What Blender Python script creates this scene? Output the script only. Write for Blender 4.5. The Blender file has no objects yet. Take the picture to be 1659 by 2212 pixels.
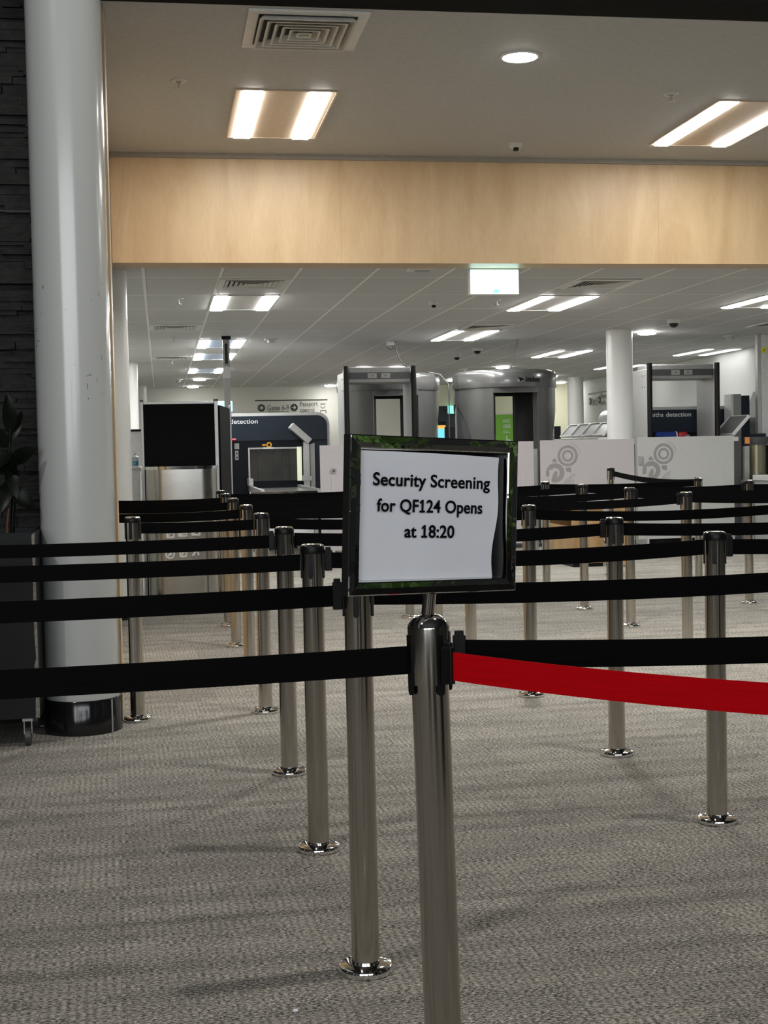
import bpy, bmesh, math, random
from mathutils import Vector, Matrix
random.seed(7)
scene = bpy.context.scene
COL = scene.collection
PI = math.pi
R = math.radians

# ------------------------------------------------------------------ camera, world, lights, exposure
EYE = 1.25
FPX, PSI, RHO = 2980.0, R(9.15), 0.020
TH = math.atan(132 / FPX)
cd = bpy.data.cameras.new('camera')
cam = bpy.data.objects.new('camera', cd)
COL.objects.link(cam)
cd.sensor_fit = 'VERTICAL'
cd.sensor_height = 36
cd.lens = 36 * FPX / 2212
cd.clip_start, cd.clip_end = 0.05, 200
fw = Vector((math.sin(PSI) * math.cos(TH), math.cos(PSI) * math.cos(TH), -math.sin(TH)))
rt0 = Vector((math.cos(PSI), -math.sin(PSI), 0))
up0 = rt0.cross(fw)
rt = rt0 * math.cos(RHO) - up0 * math.sin(RHO)
up = up0 * math.cos(RHO) + rt0 * math.sin(RHO)
cam.matrix_world = Matrix(((rt.x, up.x, -fw.x, 0), (rt.y, up.y, -fw.y, 0), (rt.z, up.z, -fw.z, EYE), (0, 0, 0, 1)))
scene.camera = cam

vs = scene.view_settings
vs.view_transform = 'Standard'
vs.look = 'None'
vs.exposure = 0.0
vs.gamma = 1.0
vs.use_curve_mapping = False

world = bpy.data.worlds.new('world')
scene.world = world
world.use_nodes = True
world.node_tree.nodes['Background'].inputs[0].default_value = (0.055, 0.062, 0.075, 1)
world.node_tree.nodes['Background'].inputs[1].default_value = 1.0

STRIP_E = 36.0       # light strips of the ceiling troffers
DOWN_E = 60.0        # round downlights


def area(name, loc, target, power, size, color=(1, 1, 1), spread=None):
    l = bpy.data.lights.new(name, 'AREA')
    l.shape = 'DISK'
    l.size = size
    l.energy = power
    l.color = color
    o = bpy.data.objects.new(name, l)
    o.location = loc
    d = Vector(target) - Vector(loc)
    o.rotation_euler = d.to_track_quat('-Z', 'Y').to_euler()
    COL.objects.link(o)
    return o


area('atrium_spotlight', (3.25, 3.5, 7.4), (1.6, 3.6, 0), 170, 0.3, (1, 0.95, 0.87))
area('atrium_spotlight', (-3.6, 0.2, 6.8), (-0.2, 5.6, 1.0), 125, 0.25, (1, 0.97, 0.92))
rear_fill = area('rear_fill_light', (-1.0, -8.6, 3.4), (-0.6, 3.0, 1.2), 880, 1.0, (0.93, 0.97, 1.0))  # added soft fill from behind the camera, lights the notice paper
rear_fill.data.shape = 'RECTANGLE'
rear_fill.data.size = 12.0
rear_fill.data.size_y = 4.4

try:
    scene.cycles.sample_clamp_indirect = 6.0
    scene.cycles.max_bounces = 8
    scene.cycles.use_denoising = True
except Exception:
    pass

# ------------------------------------------------------------------ materials
MATS = {}


def mat(name, col, rough=0.5, metal=0.0, var=0.06, scale=30.0, bump=0.0, bscale=200.0, emit=0.0, ecol=None,
        spec=None, alpha=None, trans=0.0, coat=0.0):
    if name in MATS:
        return MATS[name]
    m = bpy.data.materials.new(name)
    m.use_nodes = True
    nt = m.node_tree
    b = nt.nodes['Principled BSDF']
    tc = nt.nodes.new('ShaderNodeTexCoord')
    n = nt.nodes.new('ShaderNodeTexNoise')
    n.inputs['Scale'].default_value = scale
    n.inputs['Detail'].default_value = 3
    nt.links.new(tc.outputs['Object'], n.inputs['Vector'])
    r = nt.nodes.new('ShaderNodeValToRGB')
    r.color_ramp.elements[0].position = 0.3
    r.color_ramp.elements[1].position = 0.7
    r.color_ramp.elements[0].color = tuple(c * (1 - var) for c in col) + (1,)
    r.color_ramp.elements[1].color = tuple(min(1, c * (1 + var)) for c in col) + (1,)
    nt.links.new(n.outputs['Fac'], r.inputs['Fac'])
    nt.links.new(r.outputs['Color'], b.inputs['Base Color'])
    b.inputs['Roughness'].default_value = rough
    b.inputs['Metallic'].default_value = metal
    if spec is not None:
        b.inputs['Specular IOR Level'].default_value = spec
    if coat:
        b.inputs['Coat Weight'].default_value = coat
        b.inputs['Coat Roughness'].default_value = 0.1
    if trans:
        b.inputs['Transmission Weight'].default_value = trans
    if alpha is not None:
        b.inputs['Alpha'].default_value = alpha
    if emit:
        b.inputs['Emission Color'].default_value = tuple(ecol or col) + (1,)
        b.inputs['Emission Strength'].default_value = emit
    if bump:
        n2 = nt.nodes.new('ShaderNodeTexNoise')
        n2.inputs['Scale'].default_value = bscale
        n2.inputs['Detail'].default_value = 4
        nt.links.new(tc.outputs['Object'], n2.inputs['Vector'])
        bp = nt.nodes.new('ShaderNodeBump')
        bp.inputs['Strength'].default_value = bump
        bp.inputs['Distance'].default_value = 0.01
        nt.links.new(n2.outputs['Fac'], bp.inputs['Height'])
        nt.links.new(bp.outputs['Normal'], b.inputs['Normal'])
    MATS[name] = m
    return m


def newmat(name):
    m = bpy.data.materials.new(name)
    m.use_nodes = True
    MATS[name] = m
    nt = m.node_tree
    return m, nt, nt.nodes['Principled BSDF']


def N(nt, typ, **kw):
    n = nt.nodes.new(typ)
    for k, v in kw.items():
        setattr(n, k, v)
    return n


def math_(nt, op, a, b=None, c=None):
    n = nt.nodes.new('ShaderNodeMath')
    n.operation = op
    for i, v in enumerate((a, b, c)):
        if v is None:
            continue
        if isinstance(v, (int, float)):
            n.inputs[i].default_value = v
        else:
            nt.links.new(v, n.inputs[i])
    return n.outputs[0]


def ramp(nt, fac, stops):
    r = nt.nodes.new('ShaderNodeValToRGB')
    e = r.color_ramp.elements
    while len(e) < len(stops):
        e.new(0.5)
    for i, (p, c) in enumerate(stops):
        e[i].position = p
        e[i].color = tuple(c) + (1,)
    nt.links.new(fac, r.inputs['Fac'])
    return r.outputs['Color']


def mix(nt, fac, a, b, blend='MIX'):
    m = nt.nodes.new('ShaderNodeMix')
    m.data_type = 'RGBA'
    m.blend_type = blend
    for sock, v in ((m.inputs['Factor'], fac), (m.inputs['A'], a), (m.inputs['B'], b)):
        if isinstance(v, (int, float)):
            sock.default_value = v
        elif isinstance(v, tuple):
            sock.default_value = v + (1,) if len(v) == 3 else v
        else:
            nt.links.new(v, sock)
    return m.outputs['Result']


def carpet_material():
    m, nt, b = newmat('carpet')
    tc = N(nt, 'ShaderNodeTexCoord')
    mp = N(nt, 'ShaderNodeMapping')
    mp.inputs['Rotation'].default_value = (0, 0, R(-2))
    nt.links.new(tc.outputs['Object'], mp.inputs['Vector'])
    sx = N(nt, 'ShaderNodeSeparateXYZ')
    nt.links.new(mp.outputs['Vector'], sx.inputs[0])
    X, Y = sx.outputs[0], sx.outputs[1]
    # speckled yarn
    n1 = N(nt, 'ShaderNodeTexNoise')
    n1.inputs['Scale'].default_value = 150
    n1.inputs['Detail'].default_value = 3
    n1.inputs['Roughness'].default_value = 0.75
    ms = N(nt, 'ShaderNodeMapping')
    ms.inputs['Scale'].default_value = (0.6, 1.5, 1)
    nt.links.new(mp.outputs['Vector'], ms.inputs['Vector'])
    nt.links.new(ms.outputs['Vector'], n1.inputs['Vector'])
    yarn = ramp(nt, n1.outputs['Fac'], [(0.37, (0.028, 0.026, 0.022)), (0.5, (0.18, 0.168, 0.149)), (0.61, (0.60, 0.57, 0.515))])
    # ribbed dashes in every other half-metre tile
    tx = math_(nt, 'FLOOR', math_(nt, 'DIVIDE', X, 0.5))
    ty = math_(nt, 'FLOOR', math_(nt, 'DIVIDE', Y, 0.5))
    chk = math_(nt, 'MODULO', math_(nt, 'ABSOLUTE', math_(nt, 'ADD', tx, ty)), 2)
    wn = N(nt, 'ShaderNodeTexWhiteNoise')
    cb = N(nt, 'ShaderNodeCombineXYZ')
    nt.links.new(tx, cb.inputs[0])
    nt.links.new(ty, cb.inputs[1])
    nt.links.new(cb.outputs[0], wn.inputs['Vector'])
    nb = N(nt, 'ShaderNodeTexNoise')
    nb.inputs['Scale'].default_value = 7
    nt.links.new(mp.outputs['Vector'], nb.inputs['Vector'])
    patch = math_(nt, 'GREATER_THAN', math_(nt, 'ADD', math_(nt, 'MULTIPLY', math_(nt, 'FRACT', math_(nt, 'DIVIDE', Y, 0.167)), 0.25), nb.outputs['Fac']), 0.56)
    dash = math_(nt, 'SINE', math_(nt, 'MULTIPLY', X, 2 * PI / 0.021))
    dash2 = math_(nt, 'SINE', math_(nt, 'MULTIPLY', Y, 2 * PI / 0.034))
    dd = math_(nt, 'MULTIPLY', math_(nt, 'ADD', math_(nt, 'MULTIPLY', dash, 0.5), 0.5), math_(nt, 'ADD', math_(nt, 'MULTIPLY', dash2, 0.35), 0.65))
    dm = math_(nt, 'MULTIPLY', math_(nt, 'MULTIPLY', dd, patch), math_(nt, 'ADD', math_(nt, 'MULTIPLY', chk, 0.24), 0.22))
    c1 = mix(nt, dm, yarn, (0.52, 0.49, 0.43))
    # worn tone from tile to tile, and the seams between tiles
    lf = N(nt, 'ShaderNodeTexNoise')
    lf.inputs['Scale'].default_value = 1.0
    lf.inputs['Detail'].default_value = 4
    lm = N(nt, 'ShaderNodeMapping')
    lm.inputs['Scale'].default_value = (0.9, 7.0, 1)
    nt.links.new(mp.outputs['Vector'], lm.inputs['Vector'])
    nt.links.new(lm.outputs['Vector'], lf.inputs['Vector'])
    c1 = mix(nt, 1.0, c1, ramp(nt, lf.outputs['Fac'], [(0.3, (0.78, 0.78, 0.78)), (0.7, (1.2, 1.2, 1.2))]), 'MULTIPLY')
    c2 = mix(nt, 1.0, c1, ramp(nt, wn.outputs['Value'], [(0, (0.96, 0.96, 0.96)), (1, (1.04, 1.04, 1.04))]), 'MULTIPLY')
    fx = math_(nt, 'FRACT', math_(nt, 'DIVIDE', X, 0.5))
    fy = math_(nt, 'FRACT', math_(nt, 'DIVIDE', Y, 0.5))
    seam = math_(nt, 'MAXIMUM', math_(nt, 'LESS_THAN', fx, 0.004), math_(nt, 'LESS_THAN', fy, 0.006))
    c3 = mix(nt, math_(nt, 'MULTIPLY', seam, 0.3), c2, (0.04, 0.037, 0.03))
    nt.links.new(c3, b.inputs['Base Color'])
    b.inputs['Roughness'].default_value = 0.95
    b.inputs['Specular IOR Level'].default_value = 0.1
    bp = N(nt, 'ShaderNodeBump')
    bp.inputs['Strength'].default_value = 0.5
    bp.inputs['Distance'].default_value = 0.004
    nt.links.new(n1.outputs['Fac'], bp.inputs['Height'])
    nt.links.new(bp.outputs['Normal'], b.inputs['Normal'])
    return m


def tile_ceiling_material():
    m, nt, b = newmat('ceiling_tiles')
    tc = N(nt, 'ShaderNodeTexCoord')
    sx = N(nt, 'ShaderNodeSeparateXYZ')
    nt.links.new(tc.outputs['Object'], sx.inputs[0])
    fx = math_(nt, 'FRACT', math_(nt, 'DIVIDE', math_(nt, 'ADD', sx.outputs[0], 60.105), 0.6))
    fy = math_(nt, 'FRACT', math_(nt, 'DIVIDE', math_(nt, 'ADD', sx.outputs[1], 122 - 11.16), 1.22))
    line = math_(nt, 'MAXIMUM', math_(nt, 'LESS_THAN', fx, 0.042), math_(nt, 'LESS_THAN', fy, 0.026))
    edge = math_(nt, 'MAXIMUM', math_(nt, 'MULTIPLY', math_(nt, 'LESS_THAN', fx, 0.052), 1), math_(nt, 'LESS_THAN', fy, 0.040))
    n = N(nt, 'ShaderNodeTexNoise')
    n.inputs['Scale'].default_value = 250
    nt.links.new(tc.outputs['Object'], n.inputs['Vector'])
    tile = ramp(nt, n.outputs['Fac'], [(0.35, (0.50, 0.505, 0.495)), (0.65, (0.57, 0.575, 0.565))])
    c = mix(nt, edge, tile, (0.33, 0.33, 0.32))
    c = mix(nt, line, c, (0.90, 0.90, 0.88))
    nt.links.new(c, b.inputs['Base Color'])
    b.inputs['Roughness'].default_value = 0.6
    return m


def ply_material(name, seams=True, light=(0.60, 0.435, 0.25), dark=(0.51, 0.35, 0.185), axis=2):
    m, nt, b = newmat(name)
    tc = N(nt, 'ShaderNodeTexCoord')
    mp = N(nt, 'ShaderNodeMapping')
    s = [2.6, 2.6, 2.6]
    s[axis] = 0.55
    mp.inputs['Scale'].default_value = s
    nt.links.new(tc.outputs['Object'], mp.inputs['Vector'])
    n0 = N(nt, 'ShaderNodeTexNoise')
    n0.inputs['Scale'].default_value = 1.6
    n0.inputs['Detail'].default_value = 6
    n0.inputs['Distortion'].default_value = 1.2
    nt.links.new(mp.outputs['Vector'], n0.inputs['Vector'])
    w = N(nt, 'ShaderNodeTexWave')
    w.wave_type = 'BANDS'
    w.bands_direction = 'X'
    w.inputs['Scale'].default_value = 0.9
    w.inputs['Distortion'].default_value = 16
    w.inputs['Detail'].default_value = 3
    w.inputs['Detail Scale'].default_value = 1.2
    nt.links.new(mp.outputs['Vector'], w.inputs['Vector'])
    ng = N(nt, 'ShaderNodeTexNoise')
    ng.inputs['Scale'].default_value = 9
    ng.inputs['Detail'].default_value = 5
    ng.inputs['Distortion'].default_value = 2.5
    nt.links.new(mp.outputs['Vector'], ng.inputs['Vector'])
    f = math_(nt, 'ADD', math_(nt, 'MULTIPLY', math_(nt, 'SUBTRACT', ng.outputs['Fac'], 0.5), 0.35), math_(nt, 'MULTIPLY', n0.outputs['Fac'], 0.93))
    c = ramp(nt, f, [(0.3, dark), (0.62, light), (0.85, tuple(min(1, v * 1.08) for v in light))])
    if seams:
        sx = N(nt, 'ShaderNodeSeparateXYZ')
        nt.links.new(tc.outputs['Object'], sx.inputs[0])
        fx = math_(nt, 'FRACT', math_(nt, 'DIVIDE', math_(nt, 'ADD', sx.outputs[0], 24 - 1.14), 2.42))
        line = math_(nt, 'LESS_THAN', fx, 0.0016)
        c = mix(nt, math_(nt, 'MULTIPLY', line, 0.5), c, (0.30, 0.19, 0.1))
    nt.links.new(c, b.inputs['Base Color'])
    b.inputs['Roughness'].default_value = 0.42
    return m


def stone_material():
    m, nt, b = newmat('ledge_stone')
    tc = N(nt, 'ShaderNodeTexCoord')
    n = N(nt, 'ShaderNodeTexNoise')
    n.inputs['Scale'].default_value = 14
    n.inputs['Detail'].default_value = 6
    mp = N(nt, 'ShaderNodeMapping')
    mp.inputs['Scale'].default_value = (1, 1, 2.5)
    nt.links.new(tc.outputs['Object'], mp.inputs['Vector'])
    nt.links.new(mp.outputs['Vector'], n.inputs['Vector'])
    nt.links.new(ramp(nt, n.outputs['Fac'], [(0.3, (0.0045, 0.0043, 0.004)), (0.7, (0.018, 0.0172, 0.016))]), b.inputs['Base Color'])
    b.inputs['Roughness'].default_value = 0.8
    bp = N(nt, 'ShaderNodeBump')
    bp.inputs['Strength'].default_value = 0.9
    bp.inputs['Distance'].default_value = 0.02
    nt.links.new(n.outputs['Fac'], bp.inputs['Height'])
    nt.links.new(bp.outputs['Normal'], b.inputs['Normal'])
    return m


def column_material():
    m, nt, b = newmat('gloss_white_paint')
    tc = N(nt, 'ShaderNodeTexCoord')
    sx = N(nt, 'ShaderNodeSeparateXYZ')
    nt.links.new(tc.outputs['Object'], sx.inputs[0])
    mp = N(nt, 'ShaderNodeMapping')
    mp.inputs['Scale'].default_value = (16, 16, 9)
    mp.inputs['Rotation'].default_value = (0.5, 0.9, 0.3)
    nt.links.new(tc.outputs['Object'], mp.inputs['Vector'])
    n = N(nt, 'ShaderNodeTexNoise')
    n.inputs['Scale'].default_value = 1.5
    n.inputs['Detail'].default_value = 5
    n.inputs['Distortion'].default_value = 2.0
    nt.links.new(mp.outputs['Vector'], n.inputs['Vector'])
    scuff = math_(nt, 'GREATER_THAN', n.outputs['Fac'], 0.685)
    band = math_(nt, 'MULTIPLY', math_(nt, 'GREATER_THAN', sx.outputs[2], 1.5), math_(nt, 'LESS_THAN', sx.outputs[2], 2.2))
    c = mix(nt, math_(nt, 'MULTIPLY', scuff, math_(nt, 'MULTIPLY', band, 0.75)), (0.485, 0.50, 0.492), (0.09, 0.08, 0.07))
    nt.links.new(c, b.inputs['Base Color'])
    b.inputs['Roughness'].default_value = 0.22
    b.inputs['Coat Weight'].default_value = 0.5
    b.inputs['Coat Roughness'].default_value = 0.12
    return m


def steel_material():
    m, nt, b = newmat('polished_steel')
    tc = N(nt, 'ShaderNodeTexCoord')
    mp = N(nt, 'ShaderNodeMapping')
    mp.inputs['Scale'].default_value = (60, 60, 1.2)
    nt.links.new(tc.outputs['Object'], mp.inputs['Vector'])
    n = N(nt, 'ShaderNodeTexNoise')
    n.inputs['Scale'].default_value = 2
    nt.links.new(mp.outputs['Vector'], n.inputs['Vector'])
    rr = N(nt, 'ShaderNodeMapRange')
    rr.inputs['To Min'].default_value = 0.10
    rr.inputs['To Max'].default_value = 0.20
    nt.links.new(n.outputs['Fac'], rr.inputs['Value'])
    nt.links.new(rr.outputs['Result'], b.inputs['Roughness'])
    b.inputs['Base Color'].default_value = (0.52, 0.49, 0.44, 1)
    b.inputs['Metallic'].default_value = 1.0
    return m


def webbing_material(name, col, dark):
    m, nt, b = newmat(name)
    tc = N(nt, 'ShaderNodeTexCoord')
    mp = N(nt, 'ShaderNodeMapping')
    mp.inputs['Scale'].default_value = (3, 3, 260)
    nt.links.new(tc.outputs['Object'], mp.inputs['Vector'])
    n = N(nt, 'ShaderNodeTexNoise')
    n.inputs['Scale'].default_value = 2
    nt.links.new(mp.outputs['Vector'], n.inputs['Vector'])
    nt.links.new(ramp(nt, n.outputs['Fac'], [(0.3, dark), (0.7, col)]), b.inputs['Base Color'])
    b.inputs['Roughness'].default_value = 0.7
    b.inputs['Specular IOR Level'].default_value = 0.06
    return m


M_CARPET = carpet_material()
M_TILES = tile_ceiling_material()
M_PLY = ply_material('plywood', True)
M_PLYP = ply_material('plywood_edge', False)
M_OAK = ply_material('oak', False, (0.50, 0.33, 0.16), (0.34, 0.205, 0.09))
M_STONE = stone_material()
M_COL = column_material()
M_STEEL = steel_material()
M_COLW = mat('white_column_paint', (0.74, 0.745, 0.72), 0.3, var=0.015)
M_CHROME = mat('chrome', (0.80, 0.79, 0.77), 0.06, 1.0, var=0.02)
M_MIRROR = mat('mirror_chrome', (0.72, 0.72, 0.70), 0.03, 1.0, var=0.03, scale=8, bump=0.10, bscale=9)
M_BRUSH = mat('brushed_stainless', (0.50, 0.485, 0.45), 0.22, 1.0, var=0.05, bump=0.02)
M_ALU = mat('anodised_aluminium', (0.46, 0.46, 0.455), 0.38, 0.7)
M_BELT = webbing_material('black_webbing', (0.0024, 0.0024, 0.0026), (0.0010, 0.0010, 0.0011))
M_RED = webbing_material('red_webbing', (0.50, 0.0012, 0.005), (0.40, 0.001, 0.004))
M_BLACK = mat('black_plastic', (0.0045, 0.0045, 0.005), 0.42, spec=0.25)
M_BLACKG = mat('black_gloss', (0.008, 0.008, 0.009), 0.12)
M_CLOTH = mat('black_felt', (0.007, 0.007, 0.0075), 0.95, spec=0.1)
M_WALL = mat('white_wall_paint', (0.68, 0.68, 0.62), 0.7, var=0.02, bump=0.03)
M_WALLG = mat('pale_wall_paint', (0.62, 0.64, 0.62), 0.7, var=0.02, bump=0.03)
M_CREAM = mat('cream_wall_paint', (0.80, 0.79, 0.60), 0.7, var=0.02, bump=0.03)
M_CEIL = mat('beige_ceiling_paint', (0.47, 0.48, 0.475), 0.65, bump=0.03, bscale=60)
M_SOFFIT = mat('black_soffit_paint', (0.004, 0.004, 0.004), 0.8, spec=0.1)
M_WHITE = mat('white_powdercoat', (0.74, 0.74, 0.72), 0.4)
M_OFFW = mat('off_white_plastic', (0.62, 0.61, 0.57), 0.45)
M_GREY = mat('grey_gloss_plastic', (0.055, 0.055, 0.054), 0.25, coat=0.4)
M_GREYM = mat('mid_grey_plastic', (0.30, 0.30, 0.295), 0.4)
M_GREYL = mat('light_grey_panel', (0.48, 0.48, 0.47), 0.35)
M_DGREY = mat('dark_grey_plastic', (0.055, 0.057, 0.060), 0.4)
M_NAVY = mat('navy_casing', (0.0125, 0.019, 0.030), 0.4, spec=0.25)
M_NAVYD = mat('dark_navy_casing', (0.0035, 0.005, 0.0085), 0.45, spec=0.15)
M_LILAC = mat('frosted_panel', (0.50, 0.465, 0.475), 0.35, var=0.02)
M_PALEP = mat('pale_frosted_panel', (0.50, 0.505, 0.485), 0.35, var=0.02)
M_PRINT = mat('grey_print', (0.285, 0.265, 0.265), 0.5)
M_PRINTL = mat('light_grey_print', (0.40, 0.385, 0.38), 0.5)
M_TEXTW = mat('white_lettering', (0.75, 0.78, 0.80), 0.5)
M_SYMB = mat('white_symbol_vinyl', (0.92, 0.92, 0.92), 0.5)
M_CABW = mat('bright_white_laminate', (0.90, 0.90, 0.88), 0.4)
M_TEXTD = mat('dark_lettering', (0.028, 0.035, 0.032), 0.5)
M_TEXTG = mat('grey_lettering', (0.13, 0.135, 0.125), 0.5)
M_INK = mat('black_ink', (0.006, 0.006, 0.008), 0.8, spec=0.05)
M_PAPER = mat('white_paper', (0.86, 0.865, 0.91), 0.6, var=0.025, scale=9, bump=0.05, bscale=6)
M_LIGHT = mat('lamp_diffuser', (0.9, 0.9, 0.9), 0.5, emit=STRIP_E, ecol=(1.0, 0.985, 0.95))
M_LIGHTR = mat('hall_lamp_diffuser', (0.9, 0.9, 0.9), 0.5, emit=STRIP_E * 1.75, ecol=(1.0, 0.995, 0.975))
M_LIGHTD = mat('dimmed_lamp_diffuser', (0.9, 0.9, 0.9), 0.5, emit=7, ecol=(1.0, 0.985, 0.96))
M_DOWN = mat('downlight_diffuser', (0.9, 0.9, 0.9), 0.5, emit=DOWN_E, ecol=(1.0, 0.985, 0.95))
M_EXIT = mat('exit_sign_face', (0.85, 0.95, 0.93), 0.4, emit=3.0, ecol=(0.62, 1.0, 0.97))
M_EXITS = mat('exit_sign_symbol', (0.5, 0.85, 0.82), 0.4, emit=0.75, ecol=(0.35, 0.95, 0.92))
M_GREENX = mat('green_sign_face', (0.3, 0.85, 0.65), 0.4, emit=1.3, ecol=(0.22, 0.95, 0.68))
M_BLUEREFL = mat('blue_reflection_panel', (0.55, 0.70, 0.95), 0.3)  # blue reflection on the far light panels, put into the base colour
M_BLUE = mat('blue_fabric', (0.010, 0.045, 0.28), 0.7)
M_REDP = mat('red_plastic', (0.50, 0.02, 0.03), 0.4)
M_YEL = mat('yellow_sticker', (0.85, 0.78, 0.02), 0.5)
M_AMBER = mat('amber_print', (0.62, 0.30, 0.01), 0.5)
M_ORANGE = mat('orange_sticker', (0.85, 0.32, 0.08), 0.5)
M_POSTER = mat('green_poster', (0.22, 0.56, 0.06), 0.5)
M_SCRB = mat('cyan_screen', (0.2, 0.75, 0.85), 0.3, emit=0.75, ecol=(0.22, 0.85, 1.0))
M_SCRO = mat('orange_screen', (0.9, 0.5, 0.1), 0.3, emit=0.7, ecol=(1.0, 0.55, 0.12))
M_TUNL = mat('lit_tunnel_liner', (0.85, 0.87, 0.68), 0.4, emit=0.35, ecol=(0.95, 1.0, 0.7))
M_CURT = mat('lead_curtain', (0.020, 0.019, 0.015), 0.5, var=0.4, scale=6)
M_GLASS = mat('smoked_acrylic', (0.35, 0.36, 0.38), 0.04, trans=0.85, spec=0.6)
M_LEAF = mat('dark_leaf', (0.004, 0.006, 0.0035), 0.3, var=0.3, scale=12, spec=0.12)
M_LEAFG = mat('green_leaf', (0.16, 0.30, 0.08), 0.35, var=0.4, scale=12)
M_STEM = mat('brown_stem', (0.10, 0.035, 0.014), 0.7)
M_BOX = mat('charcoal_board', (0.0095, 0.010, 0.0115), 0.55, spec=0.2, bump=0.05, bscale=40)
M_CHIP = mat('chipped_board_edge', (0.20, 0.185, 0.155), 0.8, var=0.35, scale=60)
M_TOE = mat('toe_panel', (0.05, 0.05, 0.052), 0.5)


# ------------------------------------------------------------------ mesh builder
class MB:
    def __init__(self):
        self.v, self.f = [], []

    def add(self, vs_, fs_):
        o = len(self.v)
        self.v += [tuple(p) for p in vs_]
        self.f += [tuple(i + o for i in f) for f in fs_]
        return self

    def box(self, c, s, bev=0.0, rot=None):
        bm = bmesh.new()
        bmesh.ops.create_cube(bm, size=1)
        for v in bm.verts:
            v.co = Vector((v.co.x * s[0], v.co.y * s[1], v.co.z * s[2]))
        if bev:
            bmesh.ops.bevel(bm, geom=bm.edges[:], offset=min(bev, min(s) * 0.45), segments=2, affect='EDGES', profile=0.5)
        M = Matrix.Translation(c)
        if rot is not None:
            M = M @ rot.to_4x4()
        bm.verts.index_update()
        r = self.add([M @ v.co for v in bm.verts], [[v.index for v in f.verts] for f in bm.faces])
        bm.free()
        return r

    def b2(self, lo, hi, bev=0.0):
        return self.box([(a + b) / 2 for a, b in zip(lo, hi)], [abs(b - a) for a, b in zip(lo, hi)], bev)

    def lathe(self, prof, seg=32, c=(0, 0, 0), a0=0.0, a1=2 * PI):
        full = abs(a1 - a0 - 2 * PI) < 1e-6
        n = seg if full else seg + 1
        vs_, fs_ = [], []
        for k in range(n):
            a = a0 + (a1 - a0) * k / seg
            for r, z in prof:
                vs_.append((c[0] + r * math.cos(a), c[1] + r * math.sin(a), c[2] + z))
        m = len(prof)
        for k in range(seg):
            k2 = (k + 1) % n
            for i in range(m - 1):
                fs_.append((k * m + i, k2 * m + i, k2 * m + i + 1, k * m + i + 1))
        if full:
            if prof[0][0] > 1e-6:
                fs_.append(tuple(k * m for k in range(n))[::-1])
            if prof[-1][0] > 1e-6:
                fs_.append(tuple(k * m + m - 1 for k in range(n)))
        return self.add(vs_, fs_)

    def arcwall(self, r0, r1, z0, z1, a0, a1, seg=16, c=(0, 0, 0)):
        vs_, fs_ = [], []
        for k in range(seg + 1):
            a = a0 + (a1 - a0) * k / seg
            for r, z in ((r0, z0), (r1, z0), (r1, z1), (r0, z1)):
                vs_.append((c[0] + r * math.cos(a), c[1] + r * math.sin(a), c[2] + z))
        for k in range(seg):
            for i in range(4):
                j = (i + 1) % 4
                fs_.append((k * 4 + i, k * 4 + 4 + i, k * 4 + 4 + j, k * 4 + j))
        fs_ += [(3, 2, 1, 0), tuple(seg * 4 + i for i in range(4))]
        return self.add(vs_, fs_)

    def tube(self, path, r, seg=10, caps=True):
        pts = [Vector(p) for p in path]
        rs = r if isinstance(r, (list, tuple)) else [r] * len(pts)
        vs_, fs_ = [], []
        nrm = None
        for i, p in enumerate(pts):
            t = (pts[min(i + 1, len(pts) - 1)] - pts[max(i - 1, 0)]).normalized()
            if nrm is None:
                nrm = t.orthogonal().normalized()
            else:
                nrm = (nrm - t * nrm.dot(t)).normalized()
            bn = t.cross(nrm)
            for k in range(seg):
                a = 2 * PI * k / seg
                vs_.append(p + (nrm * math.cos(a) + bn * math.sin(a)) * rs[i])
        for i in range(len(pts) - 1):
            for k in range(seg):
                k2 = (k + 1) % seg
                fs_.append((i * seg + k, i * seg + k2, (i + 1) * seg + k2, (i + 1) * seg + k))
        if caps:
            fs_.append(tuple(range(seg))[::-1])
            fs_.append(tuple((len(pts) - 1) * seg + k for k in range(seg)))
        return self.add(vs_, fs_)

    def prism(self, poly, y0, y1, plane='XZ'):
        """extrude a polygon of (u, w) between two depths"""
        def P(u, w, d):
            return (u, d, w) if plane == 'XZ' else ((u, w, d) if plane == 'XY' else (d, u, w))
        n = len(poly)
        vs_ = [P(u, w, y0) for u, w in poly] + [P(u, w, y1) for u, w in poly]
        fs_ = [tuple(range(n)), tuple(range(2 * n - 1, n - 1, -1))]
        for i in range(n):
            j = (i + 1) % n
            fs_.append((i, i + n, j + n, j))
        return self.add(vs_, fs_)

    def build(self, name, m, parent=None, smooth=False, off=(0, 0, 0), hard=R(40)):
        me = bpy.data.meshes.new(name)
        me.from_pydata([(x - off[0], y - off[1], z - off[2]) for x, y, z in self.v], [], self.f)
        bm = bmesh.new()
        bm.from_mesh(me)
        bmesh.ops.recalc_face_normals(bm, faces=bm.faces[:])
        bm.to_mesh(me)
        bm.free()
        me.materials.append(m)
        if smooth:
            for p in me.polygons:
                p.use_smooth = True
            try:
                me.set_sharp_from_angle(angle=hard)
            except Exception:
                pass
        o = bpy.data.objects.new(name, me)
        COL.objects.link(o)
        if parent is not None:
            o.parent = parent
        return o


def tag(o, label, cat, group=None):
    o['label'] = label
    o['category'] = cat
    if group:
        o['group'] = group
    return o


def thing(name, label, cat, loc=(0, 0, 0), rz=0.0, group=None):
    o = bpy.data.objects.new(name, None)
    o.empty_display_size = 0.1
    COL.objects.link(o)
    o.location = loc
    o.rotation_euler = (0, 0, rz)
    return tag(o, label, cat, group)


def struct(name, mb, m, label=None):
    o = mb.build(name, m)
    o['kind'] = 'structure'
    if label:
        o['label'] = label
    return o


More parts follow.
